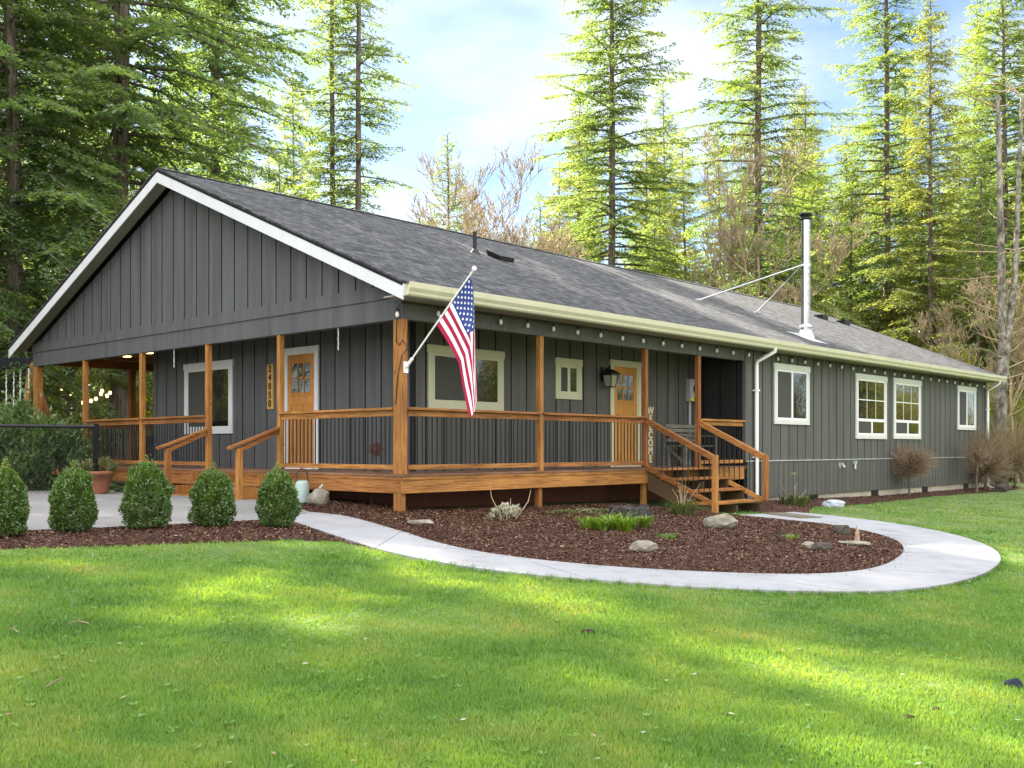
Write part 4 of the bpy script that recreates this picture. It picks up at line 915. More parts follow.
def stems_mesh(seed, n, h, spread, mat, rad=.012):
    r = random.Random(seed); k = MB()
    for _ in range(n):
        a_ = r.uniform(0, 6.28); q = r.uniform(.2,1)*spread
        k.tube([(0.03*math.cos(a_),.03*math.sin(a_),-.05),(q*.45*math.cos(a_),q*.45*math.sin(a_),h*.5),(q*math.cos(a_),q*math.sin(a_),h*r.uniform(.8,1))],[rad,rad*.7,rad*.3],5,cap=False)
    o_ = k.build('stems', mat); me = o_.data; bpy.data.objects.remove(o_); return me
def bare_mesh(seed, H, mat, depth=5, tr=.07, spread=.5, up=.25, twigmat=None):
    r = random.Random(seed); trunk = MB(); tw = MB()
    def grow(p, d, L, rad, lev):
        n = 3; pts = [p]; dd = d.copy()
        for i in range(n):
            dd = (dd+Vector((r.gauss(0,.12),r.gauss(0,.12),r.gauss(.05,.08)))).normalized(); pts.append(pts[-1]+dd*L/n)
        (trunk if lev < 2 else tw).tube(pts, [rad*(1-.4*i/n) for i in range(n+1)], 5 if lev < 2 else 3, cap=False)
        if lev >= depth: return
        for q in range(r.randint(3,4) if lev else 7):
            t = r.uniform(.35,1) if lev else r.uniform(.2,1); b = pts[min(n,int(t*n+.5))]
            a_ = Vector((r.gauss(0,1),r.gauss(0,1),r.gauss(up,.5))).normalized(); nd = (dd*(1-spread)+a_*spread).normalized()
            grow(b, nd, L*r.uniform(.45,.72), max(.013, rad*.52), lev+1)
    grow(Vector((0,0,-.1)), Vector((0,0,1)), H*.5, tr, 0)
    a_ = trunk.build('trunk', mat); b_ = tw.build('branches', twigmat or mat); m1, m2 = a_.data, b_.data; bpy.data.objects.remove(a_); bpy.data.objects.remove(b_); return m1, m2

# ------------------------------------------------------------------ trees
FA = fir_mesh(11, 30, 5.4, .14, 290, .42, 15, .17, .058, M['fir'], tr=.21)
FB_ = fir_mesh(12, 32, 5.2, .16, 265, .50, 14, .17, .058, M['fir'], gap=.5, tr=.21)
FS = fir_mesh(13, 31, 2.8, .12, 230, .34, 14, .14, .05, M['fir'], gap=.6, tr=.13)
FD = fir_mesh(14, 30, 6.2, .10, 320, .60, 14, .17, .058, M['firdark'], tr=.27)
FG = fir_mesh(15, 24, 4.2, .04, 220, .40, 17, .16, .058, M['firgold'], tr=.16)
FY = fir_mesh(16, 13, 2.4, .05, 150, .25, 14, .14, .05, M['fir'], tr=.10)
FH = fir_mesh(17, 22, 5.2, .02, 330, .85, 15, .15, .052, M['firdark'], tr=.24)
MAIN = [
 (FH, 18, 27, 'drooping dark hemlock at the far left of the picture, behind the swing beam', 1.0, 1.0),
 (FD, 118, 30, 'massive dark fir whose thick trunk shows between the patio posts', 1.05, 1.1),
 (FD, 218, 37, 'dark bushy fir rising behind the gable peak', .95, 1.0),
 (FB_, 68, 34, 'slimmer grey trunked fir seen left of the patio posts', .9, 1.0),
 (FS, 334, 40, 'thin sparse fir, left of the two standing together against the sky', 1.0, 1.0),
 (FS, 358, 39, 'thin sparse fir, right of the two standing together against the sky', 1.05, 1.0),
 (FY, 452, 52, 'small pointed fir showing above the roof ridge in the sky gap', 1.32, 1.0),
 (FA, 613, 47, 'tall bright fir standing just left of the middle of the roof ridge woods', 1.0, 1.0),
 (FB_, 757, 47, 'tall fir with a bare lower trunk behind the braced flue pipe', 1.05, 1.0),
 (FB_, 888, 50, 'dark fir left of the golden fir beyond the far roof end', 1.0, 1.0),
 (FG, 930, 46, 'golden lit fir with a pointed top near the right side', .90, 1.0),
 (FA, 1010, 52, 'green fir at the right edge of the picture beyond the pale alder', .95, 1.0),
 (FG, 690, 57, 'slender bright fir between the two tallest trees over the ridge', .78, 1.0),
]
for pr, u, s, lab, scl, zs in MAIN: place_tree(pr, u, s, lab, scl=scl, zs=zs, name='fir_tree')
# the crowded wood further back
back = [(-40,52,FD),(20,60,FG),(60,50,FG),(100,58,FA),(150,54,FG),(190,64,FA),(245,60,FG),(275,55,FY),(300,60,FG),(480,70,FY),(505,74,FY),(560,72,FG),(585,78,FA),(645,66,FG),(670,74,FB_),(725,64,FG),(745,80,FA),(790,60,FG),(812,72,FB_),(838,62,FG),(860,76,FA),(905,66,FB_),(948,70,FG),(968,60,FB_),(990,72,FG),(1020,66,FG),(1050,58,FA),(1085,64,FB_),(540,60,FY),(650,52,FY),(780,52,FY),(850,50,FY),(975,44,FY),(575,58,FG),(660,72,FG),(662,57,FY),(718,58,FY),(638,60,FY),(790,52,FY),(765,66,FG),(800,56,FG),(820,64,FG),(845,70,FG),(872,60,FG),(900,74,FG),(918,58,FY),(940,64,FG),(962,54,FG),(985,60,FG),(1005,70,FG),(1030,56,FG),(285,46,FY),(310,52,FY),(265,66,FG),(228,52,FG),(170,60,FG),(130,70,FG),(85,62,FG),(40,54,FG),(5,50,FG)]
for u, s, pr in back:
    place_tree(pr, u, s, 'one conifer of the crowded wood standing behind the house', scl=R.uniform(.72,1.0) if pr is not FY else R.uniform(.8,1.25), group='conifers of the wood behind the house', name='fir_tree')
# small undergrowth under the wood
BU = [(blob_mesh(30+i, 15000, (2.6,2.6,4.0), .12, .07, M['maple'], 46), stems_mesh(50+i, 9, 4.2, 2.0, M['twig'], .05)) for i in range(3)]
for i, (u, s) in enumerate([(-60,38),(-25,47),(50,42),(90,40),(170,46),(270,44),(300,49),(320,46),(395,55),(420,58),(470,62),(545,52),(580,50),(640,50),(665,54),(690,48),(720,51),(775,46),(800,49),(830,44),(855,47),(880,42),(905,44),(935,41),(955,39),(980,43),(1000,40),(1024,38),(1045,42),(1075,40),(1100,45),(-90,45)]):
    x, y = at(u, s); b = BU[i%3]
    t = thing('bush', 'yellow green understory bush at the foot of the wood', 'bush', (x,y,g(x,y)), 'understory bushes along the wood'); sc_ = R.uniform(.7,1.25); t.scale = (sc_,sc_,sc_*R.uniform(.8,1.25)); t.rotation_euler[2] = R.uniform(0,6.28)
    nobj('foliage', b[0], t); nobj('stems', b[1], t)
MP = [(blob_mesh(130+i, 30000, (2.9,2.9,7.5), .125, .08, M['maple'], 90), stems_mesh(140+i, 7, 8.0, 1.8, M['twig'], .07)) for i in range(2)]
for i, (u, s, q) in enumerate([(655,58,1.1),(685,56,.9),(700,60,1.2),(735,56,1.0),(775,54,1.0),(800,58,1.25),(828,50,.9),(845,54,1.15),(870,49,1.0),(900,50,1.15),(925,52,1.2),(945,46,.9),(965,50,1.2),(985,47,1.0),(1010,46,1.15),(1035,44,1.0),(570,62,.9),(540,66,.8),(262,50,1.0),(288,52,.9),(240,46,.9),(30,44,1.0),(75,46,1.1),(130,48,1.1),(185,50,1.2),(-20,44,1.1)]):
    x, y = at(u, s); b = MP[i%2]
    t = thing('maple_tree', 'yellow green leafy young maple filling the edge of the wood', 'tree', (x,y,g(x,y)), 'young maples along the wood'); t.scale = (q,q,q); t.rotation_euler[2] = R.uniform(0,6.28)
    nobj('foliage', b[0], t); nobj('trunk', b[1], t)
for i, (x, y) in enumerate([(14,-30),(20,-27),(26,-26),(32,-25),(38,-23),(44,-21),(50,-20),(56,-19),(62,-19),(68,-22),(74,-20),(50,-28),(60,-28),(40,-30),(30,-32),(22,-34),(-16,34),(-20,40),(-24,46),(-14,44),(-28,38),(-18,52)]):
    b = MP[i%2]; q = R.uniform(.8,1.15)
    t = thing('maple_tree', 'leafy young maple on the edge of the clearing, outside the picture', 'tree', (x,y,g(x,y)), 'young maples round the clearing'); t.scale = (q,q,q); t.rotation_euler[2] = R.uniform(0,6.28)
    nobj('foliage', b[0], t); nobj('trunk', b[1], t)
# bare pale deciduous trees in the sky gap
BT = [bare_mesh(70+i, 11, M['twig'], 6, .09, .45, .6) for i in range(2)]
AL = 'bare tan alder in the leafless thicket over the roof ridge'
for i, (u, s, h, lab) in enumerate([(472,44,.92,AL),(484,47,1.05,AL),(496,43,1.0,AL),(508,46,1.15,AL),(520,44,1.0,AL),(533,49,1.15,AL),(545,52,1.1,AL),(728,44,1.15,'brown leafless tree just left of the bare fir trunk'),(1018,36,.7,'leafless pale tree at the right edge behind the twin alder'),(975,39,.55,'leafless pale sapling beyond the far house corner')]):
    x, y = at(u, s); t = thing('bare_tree', lab, 'tree', (x,y,g(x,y)), 'bare alders over the roof ridge' if lab is AL else None); t.scale = (h,h,h); t.rotation_euler[2] = R.uniform(0,6.28)
    nobj('trunk', BT[i%2][0], t); nobj('branches', BT[i%2][1], t)
# pale twin-stemmed alder past the far end of the house
x, y = at(1000, 34); t = thing('alder_tree', 'pale twin stemmed alder past the far right end of the house', 'tree', (x,y,g(x,y)))
k = MB(); gz = g(x,y)
def lx_(u, s=34): return at(u, s)
pa = [(*at(997,34),gz-.1),(*at(999,34),gz+2.5),(*at(1003,34),gz+5),(*at(1001,34),gz+8),(*at(998,34),gz+13)]
pb2 = [(*at(1004,33.9),gz-.1),(*at(1003,33.9),gz+3),(*at(1007,33.9),gz+4.6),(*at(1015,34),gz+7),(*at(1022,34.2),gz+13)]
k.tube(pa, [.20,.17,.15,.12,.06], 10); k.tube(pb2, [.16,.13,.12,.10,.05], 10); k.build('trunk', M['alder'], t)
k = MB(); rr = random.Random(9)
for _ in range(70):
    p = Vector(rr.choice(pa[1:]+pb2[1:]))+Vector((0,0,rr.uniform(-1.5,1))); d = Vector((rr.gauss(0,1),rr.gauss(0,1),rr.uniform(-.1,.9))).normalized(); L = rr.uniform(.8,2.6)
    k.tube([p, p+d*L*.5, p+d*L+Vector((0,0,rr.uniform(-.3,.2)))], [.03,.016,.005], 4, cap=False)
k.build('branches', M['twig'], t)
# unseen conifers added round the lawn to shape its shade and the window reflections
for x, y, pr, sc__ in [(-15,16,FD,1.0),(-20,19,FA,1.1),(-12.5,21,FD,.95),(-4.0,20,FD,.95),(-9.2,24,FA,1.15),(-22,14,FB_,1.0),(-15,28,FA,1.1),(2.0,24,FA,1.15),(-1.9,16,FA,.6),(-20,-36,FB_,.9),(0,-34,FG,.9),(16,-32,FB_,.9),(34,-24,FG,.9),(-14,-38,FG,.8),(-2,-42,FA,.9),(10,-40,FG,.85),(20,-36,FA,.9),(30,-34,FG,.9),(40,-28,FA,1.0),(-28,-34,FA,.9),(46,-14,FB_,1.0),(4,-46,FB_,.9),(26,-44,FG,1.0),(36,-40,FB_,.9)]:
    place_tree(pr, 0, 0, 'tall unseen conifer round the clearing, placed for shade and reflections', scl=sc__, group='conifers round the clearing', xy=(x, y))

# ------------------------------------------------------------------ shrubs
def boxwood(seed, u, v, wpx, hpx, label):
    x, y = gp(u, v); t_ = (x-CX)*math.cos(A)+(y-CYW)*math.sin(A); r0 = wpx*.86*t_/F/2; hh = hpx*t_/F
    t = thing('boxwood', label, 'shrub', (x,y,bed_z(x,y)), 'row of clipped boxwoods between the lawn and the driveway')
    r = np.random.default_rng(seed); n = 9500
    zz = r.beta(1.15,1.15,n); prof = np.interp(zz, [0,.08,.3,.55,.8,.93,1], [.70,.92,1.0,.92,.74,.52,.20])
    az = r.uniform(0,2*PI,n); dep = 1.04-np.abs(r.normal(0,.2,n)); lump = np.array([.20*mnoise.noise((math.cos(a)*2.4+seed, math.sin(a)*2.4, z*4)) for a, z in zip(az, zz)])
    rr_ = r0*prof*np.clip(dep,.2,1.05)+lump*r0*1.6; C = np.stack([rr_*np.cos(az), rr_*np.sin(az), zz*hh*.97+.02], 1)
    out = unit(np.stack([np.cos(az)*prof, np.sin(az)*prof, (zz-.45)*1.4], 1)); d = unit(out*.8+r.normal(0,.55,(n,3))+[0,0,.35]); S = unit(np.cross(d, unit(r.normal(size=(n,3))+out)))
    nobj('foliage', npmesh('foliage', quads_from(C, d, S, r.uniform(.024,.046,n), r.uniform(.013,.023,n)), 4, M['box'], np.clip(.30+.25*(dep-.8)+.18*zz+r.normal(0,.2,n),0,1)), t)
    # young shoots standing out of the top
    C=[];D=[]
    for _ in range(r.integers(34,52)):
        a_ = r.uniform(0,6.28); q = r.uniform(0,.6)*r0; zt = hh*np.interp(q/r0,[0,.6],[.95,.76]); L = r.uniform(.05,.17)
        for m_ in range(int(L/.009)): C.append((q*math.cos(a_)+r.normal(0,.008), q*math.sin(a_)+r.normal(0,.008), zt+m_*.009)); b=r.uniform(0,6.28); D.append((math.cos(b),math.sin(b),.7))
    C=np.array(C);D=unit(np.array(D)); S=unit(np.cross(D,unit(r.normal(size=D.shape))))
    nobj('young_shoots', npmesh('young_shoots', quads_from(C,D,S,r.uniform(.018,.03,len(C)),r.uniform(.009,.014,len(C))),4,M['boxtip'],r.random(len(C))), t)
    k = MB()
    for _ in range(7):
        a_ = r.uniform(0,6.28); k.tube([(x,y,bed_z(x,y)-.03),(x+.12*math.cos(a_),y+.12*math.sin(a_),bed_z(x,y)+hh*.4),(x+r0*.5*math.cos(a_),y+r0*.5*math.sin(a_),bed_z(x,y)+hh*.75)],[.014,.009,.004],5,cap=False)
    k.build('stems', M['dtwig'], t)
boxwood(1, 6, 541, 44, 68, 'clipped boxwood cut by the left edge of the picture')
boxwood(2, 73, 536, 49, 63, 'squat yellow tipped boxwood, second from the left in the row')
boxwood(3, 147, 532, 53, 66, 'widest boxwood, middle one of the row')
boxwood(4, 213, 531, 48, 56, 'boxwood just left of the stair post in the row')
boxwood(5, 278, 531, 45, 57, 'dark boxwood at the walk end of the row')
def leafy(name, label, cat, x, y, n, rad, ll, lw, mat, seed, clumps=40, stemh=None, group=None, stems=10, stemmat='dtwig', upb=.3):
    t = thing(name, label, cat, (x,y,bed_z(x,y)), group)
    nobj('foliage', blob_mesh(seed, n, rad, ll, lw, mat, clumps, upb=upb), t); nobj('stems', stems_mesh(seed+1, stems, stemh or rad[2]*.9, rad[0]*.7, M[stemmat]), t); return t
x, y = at(28, 19.4)
leafy('rhododendron', 'large glossy rhododendron behind the black fence on the left', 'shrub', x, y, 15000, (1.15,1.1,1.72), .12, .04, M['rhodo'], 80, 70)
x, y = at(-45, 18.4)
leafy('rhododendron', 'rhododendron reaching in from the left edge of the picture', 'shrub', x, y, 9000, (1.0,1.0,1.5), .12, .04, M['rhodo'], 82, 50)
x, y = at(110, 18.2)
leafy('ground_plant', 'low green plant beside the terracotta pot', 'plant', x, y, 900, (.55,.3,.16), .06, .02, M['rhodo'], 84, 12, stems=5)
# potted plant
x, y = at(98, 17.5); gz = g(x,y)+.03
pt = thing('flower_pot', 'wide terracotta pot with a wispy plant by the fence post', 'pot', (x,y,gz))
k = MB(); k.lathe((x,y,gz), [(.15,0),(.20,.16),(.25,.32),(.28,.325),(.285,.38),(.25,.385),(.24,.33)], 20); k.build('pot', M['terra'], pt)
nobj('plant', blob_mesh(86, 900, (.30,.30,.34), .10, .018, M['olive'], 20), pt, (0,0,.34))
# blade clumps
def blades(name, label, cat, x, y, n, r0, h, mat, seed, wd=.014, lean=.7, group=None, stretch=(1,1), tufts=0):
    r = np.random.default_rng(seed); z0 = bed_z(x,y); az = r.uniform(0,2*PI,n); q = r0*r.uniform(0,1,n)**.6; bx = q*np.cos(az)*stretch[0]; by = q*np.sin(az)*stretch[1]
    if tufts:
        ti = r.integers(0, tufts, n); ta = r.uniform(0,2*PI,tufts); tq = r0*r.uniform(0,1,tufts)**.5
        bx = tq[ti]*np.cos(ta[ti])*stretch[0]+r.normal(0,.022,n); by = tq[ti]*np.sin(ta[ti])*stretch[1]+r.normal(0,.022,n); az = r.uniform(0,2*PI,n)
    L = h*r.uniform(.45,1.2,n)*(r.uniform(.7,1.2,tufts)[ti] if tufts else 1); la = az+r.normal(0,.7,n); ln_ = lean*r.uniform(.3,1.2,n)*L
    b0 = np.stack([bx,by,np.full(n,-.01)],1); dirv = np.stack([np.cos(la),np.sin(la),np.zeros(n)],1); sd = np.stack([-np.sin(la),np.cos(la),np.zeros(n)],1)*wd
    m_ = b0+dirv*ln_[:,None]*.35+np.stack([0*L,0*L,L*.75],1); tp = b0+dirv*ln_[:,None]+np.stack([0*L,0*L,L*.85],1)
    V = np.stack([b0-sd*.7, b0+sd*.7, m_+sd, m_-sd, m_-sd, m_+sd, tp+sd*.1, tp-sd*.1],1).reshape(-1,3)
    o = nobj(name, npmesh(name, V, 4, mat, np.repeat(r.random(n),2)), None, (x,y,z0)); tag(o, label, cat, group); return o
x, y = gp(618,536); blades('daylily_clump', 'bright lime green clump of young daylily blades in the mulch', 'plant', x, y, 900, .46, .19, M['lime'], 90, .009, 1.5, stretch=(1.25,.8), tufts=26)
x, y = gp(508,527); wp = thing('dry_plant', 'dead pale leaved plant with two bare stalks in front of the porch', 'plant', (x,y,bed_z(x,y)))
nobj('leaves', blob_mesh(91, 420, (.26,.22,.22), .07, .028, M['pale'], 14), wp)
k = MB(); zz = bed_z(x,y)
for dx, dy, hh in ((-.22,.1,.52),(.30,-.1,.40),(.15,.1,.28),(-.05,0,.24)): k.tube([(x+dx*.3,y+dy*.3,zz-.02),(x+dx,y+dy,zz+hh*.6),(x+dx*1.15,y+dy*1.1,zz+hh)],[.009,.007,.004],5)
k.build('stalks', M['twig'], wp)
x, y = gp(682,521); sp = thing('spiky_plant', 'olive strappy plant with dry stalks beside the stair stringer', 'plant', (x,y,bed_z(x,y)))
o = blades('leaves','', '', x, y, 190, .22, .26, M['olive'], 92, .009, .9); o.parent = sp; o.location = (0,0,0); del o['label']; del o['category']
k = MB(); zz = bed_z(x,y)
for _ in range(9):
    a_ = R.uniform(0,6.28); q = R.uniform(.1,.35); k.tube([(x,y,zz-.02),(x+q*.5*math.cos(a_),y+q*.5*math.sin(a_),zz+.3),(x+q*math.cos(a_),y+q*math.sin(a_),zz+R.uniform(.4,.6))],[.007,.006,.003],4)
k.build('stalks', M['twig'], sp)
x, y = gp(572,520); leafy('creeping_weed', 'mossy low weeds under the porch edge', 'plant', x, y, 1500, (.85,.3,.07), .04, .02, M['moss'], 93, 30, stems=4)
x, y = gp(707,514); leafy('fern_tuft', 'small green tuft at the foot of the stair post', 'plant', x-.15, y+.05, 240, (.22,.14,.12), .06, .018, M['rhodo'], 94, 8, stems=3)
x, y = gp(795,507); hp = thing('hydrangea', 'leggy hydrangea with one dry flower head beside the stairs', 'plant', (x,y,bed_z(x,y)))
o = blades('leaves','','', x, y, 150, .30, .24, M['olive'], 95, .012, .8); o.parent = hp; o.location = (0,0,0); del o['label']; del o['category']
k = MB(); zz = bed_z(x,y)
for dx, dy, hh in ((-.02,0,.62),(-.45,.1,.50),(.3,.1,.45),(-.25,-.1,.40),(.5,.0,.3)): k.tube([(x,y,zz-.02),(x+dx*.6,y+dy,zz+hh*.6),(x+dx,y+dy,zz+hh)],[.009,.007,.005],5)
k.build('stalks', M['twig'], hp)
o = nobj('flower_head', blob_mesh(96, 260, (.09,.09,.08), .03, .022, M['pale'], 10), hp, (-.02,0,.60))
for i, (u, v, lab) in enumerate([(328,558,'small weed sprouting at the walk edge near the porch corner'),(668,546,'low silvery weed beside the pale rock'),(790,546,'flat grey green weed in the mulch near the walk bend'),(425,566,'grass tuft growing at the outer walk edge')]):
    x, y = gp(u, v); blades('weed', lab, 'weed', x, y, 60, .12, .07, M['grass'], 100+i, .008, .9)
# round topped dwarf tree and bare shrubs by the wing
def twigball(name, label, x, y, trunk_h, rx, rz, seed, n=900, leafn=4500, leafmat='drybit', ll=.035, twigm='dtwig'):
    z0 = bed_z(x,y); t = thing(name, label, 'shrub', (x,y,z0)); r = np.random.default_rng(seed)
    k = MB(); k.tube([(x,y,z0-.05),(x+.02,y,z0+trunk_h*.5),(x,y+.01,z0+trunk_h)],[.035,.028,.026],8,cap=False); k.build('trunk', M['bark'], t)
    tv = MB(); C=[]; 
    for _ in range(n):
        d = unit(r.normal(size=3)+np.array([0,0,.25])); L = r.uniform(.6,1.08); e = np.array([d[0]*rx*L, d[1]*rx*L, rz*.4+d[2]*rz*L])
        m_ = e*.5+r.normal(0,.05,3); tv.tube([(x,y,z0+trunk_h),(x+m_[0],y+m_[1],z0+trunk_h+m_[2]),(x+e[0],y+e[1],z0+trunk_h+e[2])],[.010,.006,.003],3,cap=False)
        for q in (.55,.7,.85,1): C.append(m_+(e-m_)*(q-.5)*2+r.normal(0,.04,3))
    tv.build('twigs', M[twigm], t)
    C = np.array(C)[r.integers(0,len(C),leafn)]+r.normal(0,.05,(leafn,3)); d = unit(r.normal(size=(leafn,3))); S = unit(np.cross(d, unit(r.normal(size=(leafn,3)))))
    nobj('foliage', npmesh('foliage', quads_from(C,d,S,r.uniform(.6,1.3,leafn)*ll,r.uniform(.5,1,leafn)*ll*.5),4,M[leafmat],r.random(leafn)), t, (0,0,trunk_h))
    return t
x, y = gp(896,496); twigball('standard_tree', 'round topped brown dwarf tree on a thin trunk before the wing', x, y-.35, .68, .72, .48, 110)
x, y = gp(1000,491); twigball('shrub', 'tall brown bare shrub at the far house corner', x-.4, y+.3, .5, .95, 1.1, 112, 700, 3000)
x, y = at(1015, 33); twigball('shrub', 'tan leafless shrub at the right edge below the alder', x, y, .6, 1.3, 1.5, 114, 700, 1500, 'maple', .05, 'twig')
x, y = at(952, 30.2); twigball('shrub', 'thin reddish twig shrub in front of the last window', x-.1, -.62, .9, .55, .55, 116, 220, 700)

# ------------------------------------------------------------------ stones and small yard things
def stone(name, label, u, v, wpx, hpx, mat, seed, cat='rock', group=None, deep=.7, parent=None, dx=0, flat=.0):
    x, y = gp(u, v); x += dx; s = (x-CX)*math.cos(A)+(y-CYW)*math.sin(A); a_ = wpx*s/F/2; h_ = hpx*s/F
    bm = bmesh.new(); bmesh.ops.create_icosphere(bm, subdivisions=4, radius=1); r = random.Random(seed); o1 = r.uniform(0,50)
    pl = [(Vector((r.gauss(0,1),r.gauss(0,1),r.gauss(.3,.8))).normalized(), r.uniform(.62,.9)) for _ in range(9)]
    for v_ in bm.verts:
        for n_, d_ in pl:
            e = v_.co.dot(n_)-d_
            if e > 0: v_.co -= n_*e*.92
        v_.co *= 1+.10*mnoise.noise(v_.co*2+Vector((o1,0,0)))+.04*mnoise.noise(v_.co*7+Vector((o1,3,0)))
    zmin, zmax = min(q.co.z for q in bm.verts), max(q.co.z for q in bm.verts)
    c_, s_ = math.cos(A-PI/2), math.sin(A-PI/2)
    for v_ in bm.verts:
        p, q = v_.co.x*a_/.86, v_.co.y*a_*deep; z = (v_.co.z-zmin)/(zmax-zmin)*h_*1.18-h_*.18
        v_.co = (p*c_-q*s_, p*s_+q*c_, z)
    me = bpy.data.meshes.new(name); bm.to_mesh(me); bm.free(); me.materials.append(mat)
    o = nobj(name, me, None, (x,y,bed_z(x,y)))
    for p in me.polygons: p.use_smooth = False
    tag(o, label, cat, group); return o
stone('rock', 'angular tan rock in the mulch near the stairs', 723, 536, 34, 16, M['rock'], 1)
stone('rock', 'flat tan rock between the lime clump and the walk', 644, 560, 27, 11, M['rock'], 2)
stone('rock', 'left one of two small touching rocks in the mulch', 809, 557, 14, 8, M['rock'], 3)
stone('rock', 'right and larger of two small touching rocks in the mulch', 822, 558, 20, 9, M['drock'], 4)
stone('rock', 'small dark rock near the walk bend', 842, 541, 14, 10, M['drock'], 5)
stone('rock', 'pale bluish flat rock on the bed edge by the wing wall', 834, 507.5, 21, 8, M['prock'], 6)
stone('rock', 'grey boulder at the far corner of the house', 1003, 492, 15, 9, M['drock'], 7)
stone('rock', 'flat pale stone flush with the mulch near the corner post', 421, 530, 24, 5, M['rock'], 8)
stone('stone_block', 'blocky grey stone under the porch next to the watering can', 319, 509, 21, 17, M['rock'], 9, deep=.9)
# weathered stump in the bed
x, y = gp(632,523); gz = bed_z(x,y); k = MB(); n_ = 22
for (r_, z_), nxt in zip([(.36,-.05),(.31,.08),(.30,.20),(.27,.22),(.10,.20)],[1]*5): pass
k.lathe((x,y,gz-.05), [(.40,0),(.33,.08),(.30,.17),(.26,.20),(.12,.15),(.01,.14)], n_)
k.v = [(px_+.09*mnoise.noise((px_*7,py_*7,pz_*2)), py_+.09*mnoise.noise((px_*7+9,py_*7,pz_*2)), pz_+.09*mnoise.noise((px_*6,py_*6,5))) for px_,py_,pz_ in k.v]
tag(k.build('tree_stump', mat_noise('weathered stump', [(.35,(.016,.013,.011)),(.58,(.045,.040,.035)),(.72,(.22,.22,.22))], 6, (3,3,.6), .95, .8, 14), None, (x,y,gz)), 'low dark weathered stump behind the lime green clump', 'stump')
# little cut stump with pale splinter and slab near the walk bend
x, y = gp(857,551); gz = bed_z(x,y); cstump = thing('broken_stake', 'short pale broken stake standing by a flat stone slab', 'stake', (x,y,gz))
k = MB(); k.add([(x-.035,y-.03,gz-.05),(x+.04,y-.03,gz-.05),(x+.035,y+.03,gz-.05),(x-.035,y+.03,gz-.05),(x-.02,y-.02,gz+.13),(x+.02,y-.02,gz+.19),(x+.025,y+.02,gz+.26),(x-.01,y+.02,gz+.12)],[(0,1,5,4),(1,2,6,5),(2,3,7,6),(3,0,4,7),(4,5,6,7)]); k.build('stake', mat_noise('split pale wood', [(.3,(.22,.14,.09)),(.7,(.45,.33,.24))], 6, (6,6,1), .9, .3), cstump)
stone('rock', 'flat tan slab beside the broken stake', 852, 551, 34, 4, M['rock'], 21)
# watering can
x, y = gp(302,506); gz = bed_z(x,y); wc = thing('watering_can', 'pale green watering can under the porch edge', 'watering can', (x,y,gz))
k = MB(); k.lathe((x,y,gz), [(.11,.0),(.115,.02),(.105,.28),(.095,.32),(.06,.34),(.055,.31)], 20); k.build('body', M['mint'], wc)
k = MB(); k.tube([(x-.09,y+.03,gz+.27),(x-.085,y+.03,gz+.44),(x-.02,y,gz+.52),(x+.06,y-.03,gz+.50),(x+.09,y-.04,gz+.29)],.012,8); k.build('handle', M['rust'], wc)
k = MB(); k.tube([(x+.08,y-.05,gz+.08),(x+.20,y-.15,gz+.20),(x+.25,y-.19,gz+.27)],[.03,.02,.022],10); k.build('spout', M['mint'], wc)
# rusty flower stake
x, y = gp(371,511); gz = bed_z(x,y); fsx = thing('garden_stake', 'rusty metal sunflower stake in front of the porch', 'garden ornament', (x,y,gz))
k = MB(); k.tube([(x,y,gz-.05),(x+.03,y-.02,gz+.5),(x+.055,y-.04,gz+.80)],.006,6); k.build('rod', M['rust'], fsx)
hc = Vector((x+.06,y-.05,gz+.84)); fwd = Vector((CX-x,CYW-y,.2)).normalized(); rt = fwd.cross(Vector((0,0,1))).normalized(); up_ = rt.cross(fwd)
k = MB()
for q in range(14):
    a_ = q*2*PI/14; d = rt*math.cos(a_)+up_*math.sin(a_); e = (rt*-math.sin(a_)+up_*math.cos(a_)); L = .13 if q%2 else .115
    k.add([hc+d*.02+fwd*.01, hc+d*.08+e*.026+fwd*.02, hc+d*L-fwd*.01, hc+d*.08-e*.026+fwd*.02, hc+d*.02+fwd*.005, hc+d*.08+e*.026+fwd*.014, hc+d*L-fwd*.014, hc+d*.08-e*.026+fwd*.014],[(0,1,2,3),(7,6,5,4),(0,4,5,1),(1,5,6,2),(2,6,7,3),(3,7,4,0)])
k.tube([hc+fwd*.005, hc+fwd*.035],[.05,.03],12); k.build('flower_head', M['rust'], fsx)
for sg_, z_ in ((-1,.42),(1,.52)):
    b_ = Vector((x+.03,y-.02,gz+z_)); d = (rt*-sg_*.9+up_*.25).normalized(); e = d.cross(fwd); k = MB()
    k.add([b_, b_+d*.07+e*.05, b_+d*.15, b_+d*.07-e*.05, b_-fwd*.006, b_+d*.07+e*.05-fwd*.006, b_+d*.15-fwd*.006, b_+d*.07-e*.05-fwd*.006],[(0,1,2,3),(7,6,5,4),(0,4,5,1),(1,5,6,2),(2,6,7,3),(3,7,4,0)]); k.build('leaf', M['rust'], fsx)
# doormat on the walk
k = MB(); mpoly = [(7.02,-1.72),(7.62,-1.80),(7.50,-2.62),(6.90,-2.54)]; k.prism(mpoly, 'z', 0, 1); k.v = [(x,y,g(x,y)+H_W+(.016 if z else .002)) for x,y,z in k.v]
tag(k.build('doormat', M['coir'], None, (7.26,-2.2,g(7.26,-2.2)+H_W)), 'brown coir mat on the walk below the stairs', 'doormat')
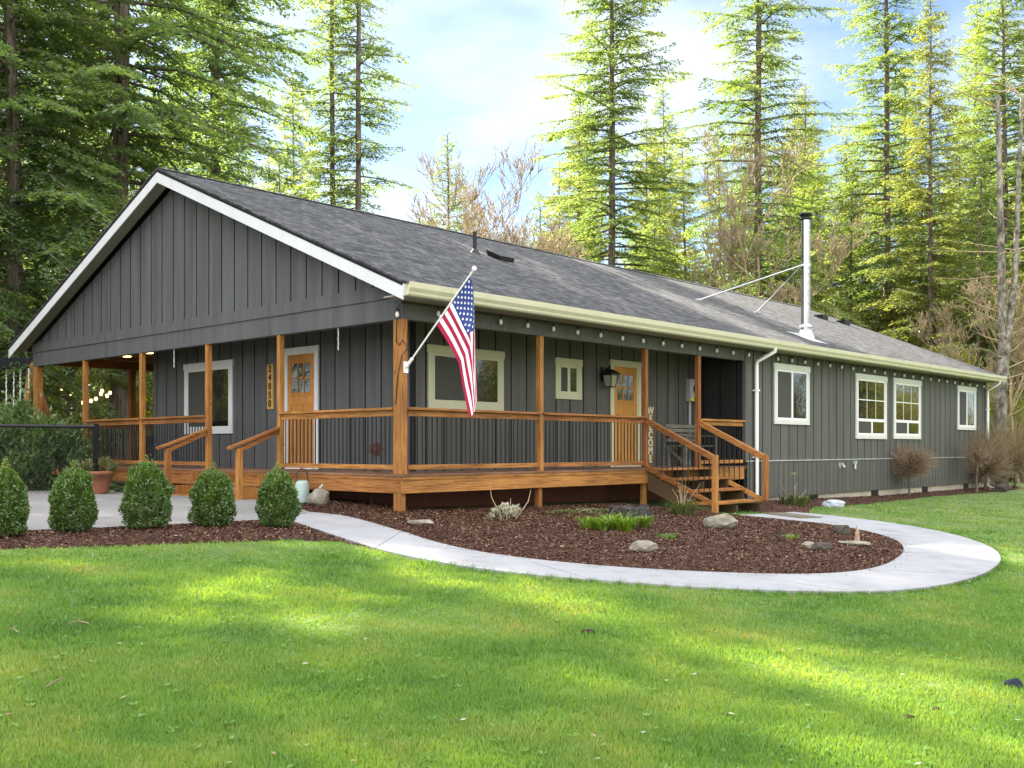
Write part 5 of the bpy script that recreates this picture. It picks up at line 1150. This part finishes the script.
# small things lying on the lawn
stone('dirt_clod', 'dark bluish crumpled rag lying on the lawn at the right edge', 1014, 689, 16, 11, mat_paint('dark navy cloth', (.012,.016,.028), .8, .2), 31, 'rag')
for i, (u, v, w_, lab) in enumerate([(907,719,14,'dark clod of soil near the lower right of the lawn'),(936,712,9,'small clod of soil beside the larger one on the lawn'),(588,634,13,'brown clod of soil at the upper end of the sunny streak'),(478,700,12,'brown clod of soil in the lower middle of the lawn')]):
    stone('dirt_clod', lab, u, v, w_, 5, M['dirt'], 40+i, 'clod')
for i, (x, y, a_, lab) in enumerate([(*gp(56,690),.4,'thin dry twig lying on the lawn at lower left'),(*gp(14,636),1.6,'short dry twig lying on the lawn by the left edge'),(*gp(80,628),2.2,'thin dry twig standing askew in the lawn grass')]):
    k = MB(); gz = g(x,y)+.03; k.tube([(x-.06*math.cos(a_),y-.06*math.sin(a_),gz),(x,y+.01,gz+.012),(x+.07*math.cos(a_+.3),y+.07*math.sin(a_+.3),gz+.005)],[.004,.0035,.002],5); k.tube([(x,y+.01,gz+.012),(x+.03*math.cos(a_-.6),y+.03*math.sin(a_-.6),gz+.03)],[.003,.0015],4)
    tag(k.build('twig', M['dtwig'], None, (x,y,gz)), lab, 'twig')

# ------------------------------------------------------------------ left side: fence, swing frame, festoon between the trees
fx0, fy0 = at(96, 17.6); fx1, fy1 = at(-75, 17.0)
fe = thing('fence', 'black chain link fence in front of the rhododendron', 'fence', (fx0, fy0, g(fx0,fy0)))
gz = g(fx0,fy0); zt = z_at(425.5, 17.6)
for q in (0, 1):
    x, y = fx0+(fx1-fx0)*q, fy0+(fy1-fy0)*q; k = MB(); k.box(x-.035,x+.035,y-.035,y+.035,gz-.1,zt+.03); k.build('post', M['black'], fe)
k = MB(); k.tube([(fx0,fy0,zt-.02),(fx1,fy1,zt)], .03, 8); k.build('top_rail', M['black'], fe)
k = MB(); fd = Vector((fx1-fx0,fy1-fy0,0)); L = fd.length; fd /= L; hgt = zt-gz-.05; stp = .075
nn = int((L+hgt)/stp)
for q in range(nn):
    for sg_ in (1,-1):
        a0 = q*stp-hgt; a1 = a0+hgt; z0_, z1_ = (0,hgt) if sg_ > 0 else (hgt,0)
        t0 = max(0,(0-a0)/hgt); t1 = min(1,(L-a0)/hgt)
        if t1 <= t0: continue
        p = Vector((fx0,fy0,gz+.03))+fd*(a0+t0*hgt)+Vector((0,0,z0_+(z1_-z0_)*t0)); r_ = Vector((fx0,fy0,gz+.03))+fd*(a0+t1*hgt)+Vector((0,0,z0_+(z1_-z0_)*t1)); k.tube([p,r_],.003,3,cap=False)
k.build('mesh', M['black'], fe)
sx, sy = at(34, 25); sw = thing('swing_frame', 'timber swing frame with a dark beam and white chains on the left', 'swing set', (sx,sy,g(sx,sy)))
zb_ = z_at(364, 25); e0 = Vector((*at(36,25), zb_)); e1 = Vector((*at(-70,23.5), zb_-.05)); k = MB(); k.bar(e0, e1, .12, .26); k.build('beam', M['black'], sw)
dirb = (e1-e0).normalized(); perp = Vector((-dirb.y, dirb.x, 0))
for eu in (e0+dirb*.1, e1-dirb*.2):
    for us in (17, 66):
        x, y = at(us, 24.2 if us < 30 else 25.6)
        bse = Vector((x, y, g(x,y))) if eu is not e1 else eu
        if (eu-e0).length > 1: bse = Vector((eu.x,eu.y,g(eu.x,eu.y)))+perp*(1.1 if us<30 else -1.1)
        top_ = eu+Vector((0,0,.02)); k = MB(); k.bar(bse, top_, .12, .12); k.build('leg', M['woodz'], sw)
for us in (6, 13.5, 20, 28.5):
    s_s = 24.7; x, y = at(us, s_s); k = MB()
    for q in range(16): k.tube([(x+.012*(q%2),y,zb_-.13-.1*q),(x+.012*((q+1)%2),y,zb_-.22-.1*q)],.018,5)
    k.build('chain', M['white'], sw)
k = MB(); x0, y0 = at(6,24.7); x1, y1 = at(28.5,24.7); k.bar((x0,y0,zb_-1.75),(x1,y1,zb_-1.75),.4,.04); k.build('swing_seat', M['woodx'], sw)
fs_ = thing('festoon', 'glowing festoon bulbs strung between trees beyond the patio', 'string lights', (*at(60,29), g(0,3)))
pts = []
LT = [(62,389,27),(71,394,27),(83,403,26.5),(87,394,26.5),(91,401,26),(96,399,26),(101,394,26),(102,391,26),(107,396,26),(110,393,26)]
k = MB()
for (u, v, s), (u2, v2, s2) in zip(LT, LT[1:]): k.tube([(*at(u,s),z_at(v-2.5,s)),(*at(u2,s2),z_at(v2-2.5,s2))],.006,4)
k.build('cable', M['black'], fs_)
for u, v, s in LT:
    k = MB(); k.lathe((*at(u,s), z_at(v,s)-.04), [(.004,0),(.036,.02),(.042,.045),(.025,.085)], 8); k.build('bulb', M['lit'], fs_)
